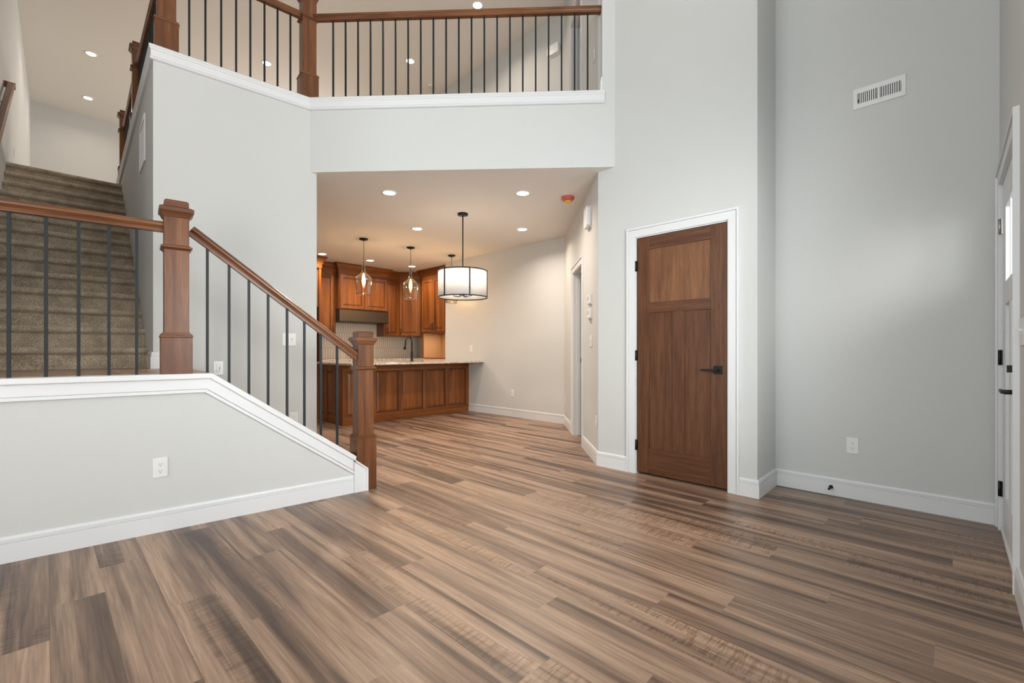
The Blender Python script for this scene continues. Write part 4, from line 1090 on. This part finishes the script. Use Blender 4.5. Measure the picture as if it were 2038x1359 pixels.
# picket tile backsplash
TS = thing('tile_backsplash', 'cream picket tile backsplash with dark grout behind the counter', 'backsplash', F_k4.at(0), 0)
bz0, bz1 = 0.917, 1.64
xa, xb = 3.45-0.84, 5.99-0.84
obj('grout', MB().box(xa, 5.15, -0.006, -0.001, bz0, bz1), M['grout'], TS)
m_ = MB(); tw, thh, pk, g = 0.052, 0.329, 0.024, 0.0026
row = -1
for row in range(-1, 3):
    zc0 = 1.128+row*(thh-pk)
    x = xa-(tw/2 if row % 2 else 0)
    while x < xb:
        c0, c1 = x+g, x+tw-g; cm = x+tw/2; zt2 = zc0+thh
        poly = [(c0, zc0+pk), (cm, zc0+g*1.4), (c1, zc0+pk), (c1, zt2-pk), (cm, zt2-g*1.4), (c0, zt2-pk)]
        cl = []
        def clip(poly, keep, inter):
            out = []
            for i in range(len(poly)):
                a, b_ = poly[i], poly[(i+1) % len(poly)]
                if keep(a): out.append(a)
                if keep(a) != keep(b_): out.append(inter(a, b_))
            return out
        zi = lambda zz: (lambda a, b_: (a[0]+(b_[0]-a[0])*(zz-a[1])/(b_[1]-a[1]), zz))
        xi = lambda xx: (lambda a, b_: (xx, a[1]+(b_[1]-a[1])*(xx-a[0])/(b_[0]-a[0])))
        pl = clip(poly, lambda p: p[1] >= bz0, zi(bz0)); pl = clip(pl, lambda p: p[1] <= bz1, zi(bz1)) if pl else pl
        pl = clip(pl, lambda p: p[0] >= xa, xi(xa)) if pl else pl; pl = clip(pl, lambda p: p[0] <= xb, xi(xb)) if pl else pl
        if pl and len(pl) >= 3: m_.prism(pl, -0.010, -0.005, 'y')
        x += tw
obj('tiles', m_, M['tile'], TS)

# peninsula
c = thing('peninsula', 'stained wood peninsula base with raised panels facing the dining area', 'kitchen peninsula', (2.965, 6.25, 0))
Lp = 5.325-2.965
obj('body', MB().box(0.02, Lp, 0.022, 0.90, 0.0, 0.872), M['cab_z'], c)
obj('base_rail', MB().box(0.0, Lp, 0.0, 0.02, 0.0, 0.13), M['cab_x'], c, bevel=0.002)
obj('top_rail', MB().box(0.0, Lp, 0.0, 0.02, 0.775, 0.872), M['cab_x'], c, bevel=0.002)
nP_ = 5; pw = (Lp-0.06)/nP_
for k in range(nP_+1):
    xk = 0.0 if k == 0 else k*pw-0.005
    obj('stile', MB().box(xk, xk+0.075 if k not in (0,) else 0.07, 0.0, 0.02, 0.13, 0.775), M['cab_z'], c, bevel=0.002)
m_ = MB(); g_ = MB()
for k in range(nP_):
    a = (0.07 if k == 0 else k*pw+0.07); b_ = (k+1)*pw-0.005
    g_.box(a, b_, 0.012, 0.0215, 0.13, 0.775)
    obj('raised_panel', MB().frustum(a+0.012, b_-0.012, 0.142, 0.763, 0.013, 0.032, 0.002), M['cab_z'], c)
obj('glaze_groove', g_, M['cab_glaze'], c)
# panelled end of the peninsula (faces the stairs)
sd = MB().box(0.0, 0.02, 0.02, 0.90, 0.0, 0.13).box(0.0, 0.02, 0.02, 0.90, 0.775, 0.872)
for yy in (0.02, 0.29, 0.56, 0.83): sd.box(0.0, 0.02, yy, yy+0.07, 0.13, 0.775)
e_ = obj('end_panel', sd, M['cab_z'], c, bevel=0.002)
g_ = MB()
for yy in (0.09, 0.36, 0.63): g_.box(0.012, 0.0215, yy, yy+0.20, 0.13, 0.775)
obj('glaze_groove', g_, M['cab_glaze'], e_)
for yy in (0.09, 0.36, 0.63):
    a0, a1, z0_, z1_ = yy+0.012, yy+0.188, 0.142, 0.763; i_ = 0.030
    obj('raised_panel', MB().add([(0.013, a0, z0_), (0.013, a1, z0_), (0.013, a1, z1_), (0.013, a0, z1_), (0.002, a0+i_, z0_+i_), (0.002, a1-i_, z0_+i_), (0.002, a1-i_, z1_-i_), (0.002, a0+i_, z1_-i_)],
        [(4, 5, 6, 7), (3, 2, 1, 0)]+[(i, (i+1) % 4, (i+1) % 4+4, i+4) for i in range(4)]), M['cab_z'], e_)
o = obj('countertop', MB().box(2.90, 5.327, 5.84, 7.20, 0.875, 0.905), M['granite'], bevel=0.006); tag(o, 'granite countertop overhanging the wood peninsula', 'countertop')
# faucet
o = thing('kitchen_faucet', 'matte black gooseneck faucet on the peninsula counter', 'faucet', (4.33, 6.56, 0.905), math.radians(200))
obj('base', MB().lathe([(0, 0), (0.028, 0), (0.028, 0.006), (0.020, 0.012), (0.020, 0.10), (0.024, 0.13), (0.014, 0.20), (0, 0.20)], n=24), M['black'], o)
path = [(0, 0, 0.18), (0, 0, 0.32)]+[(0.085-0.085*math.cos(PI*t/10), 0, 0.32+0.085*math.sin(PI*t/10)) for t in range(1, 10)]+[(0.172, 0, 0.30), (0.182, 0, 0.26)]
obj('spout', MB().tube(path, 0.0125, 12), M['black'], o)
obj('spray_head', MB().tube([(0.178, 0, 0.275), (0.187, 0, 0.235), (0.195, 0, 0.195)], [0.014, 0.020, 0.021], 12), M['black'], o)
obj('lever', MB().tube([(0, 0, 0.06), (0.045, 0.02, 0.065), (0.062, 0.027, 0.075), (0.064, 0.028, 0.15)], 0.007, 10), M['black'], o)
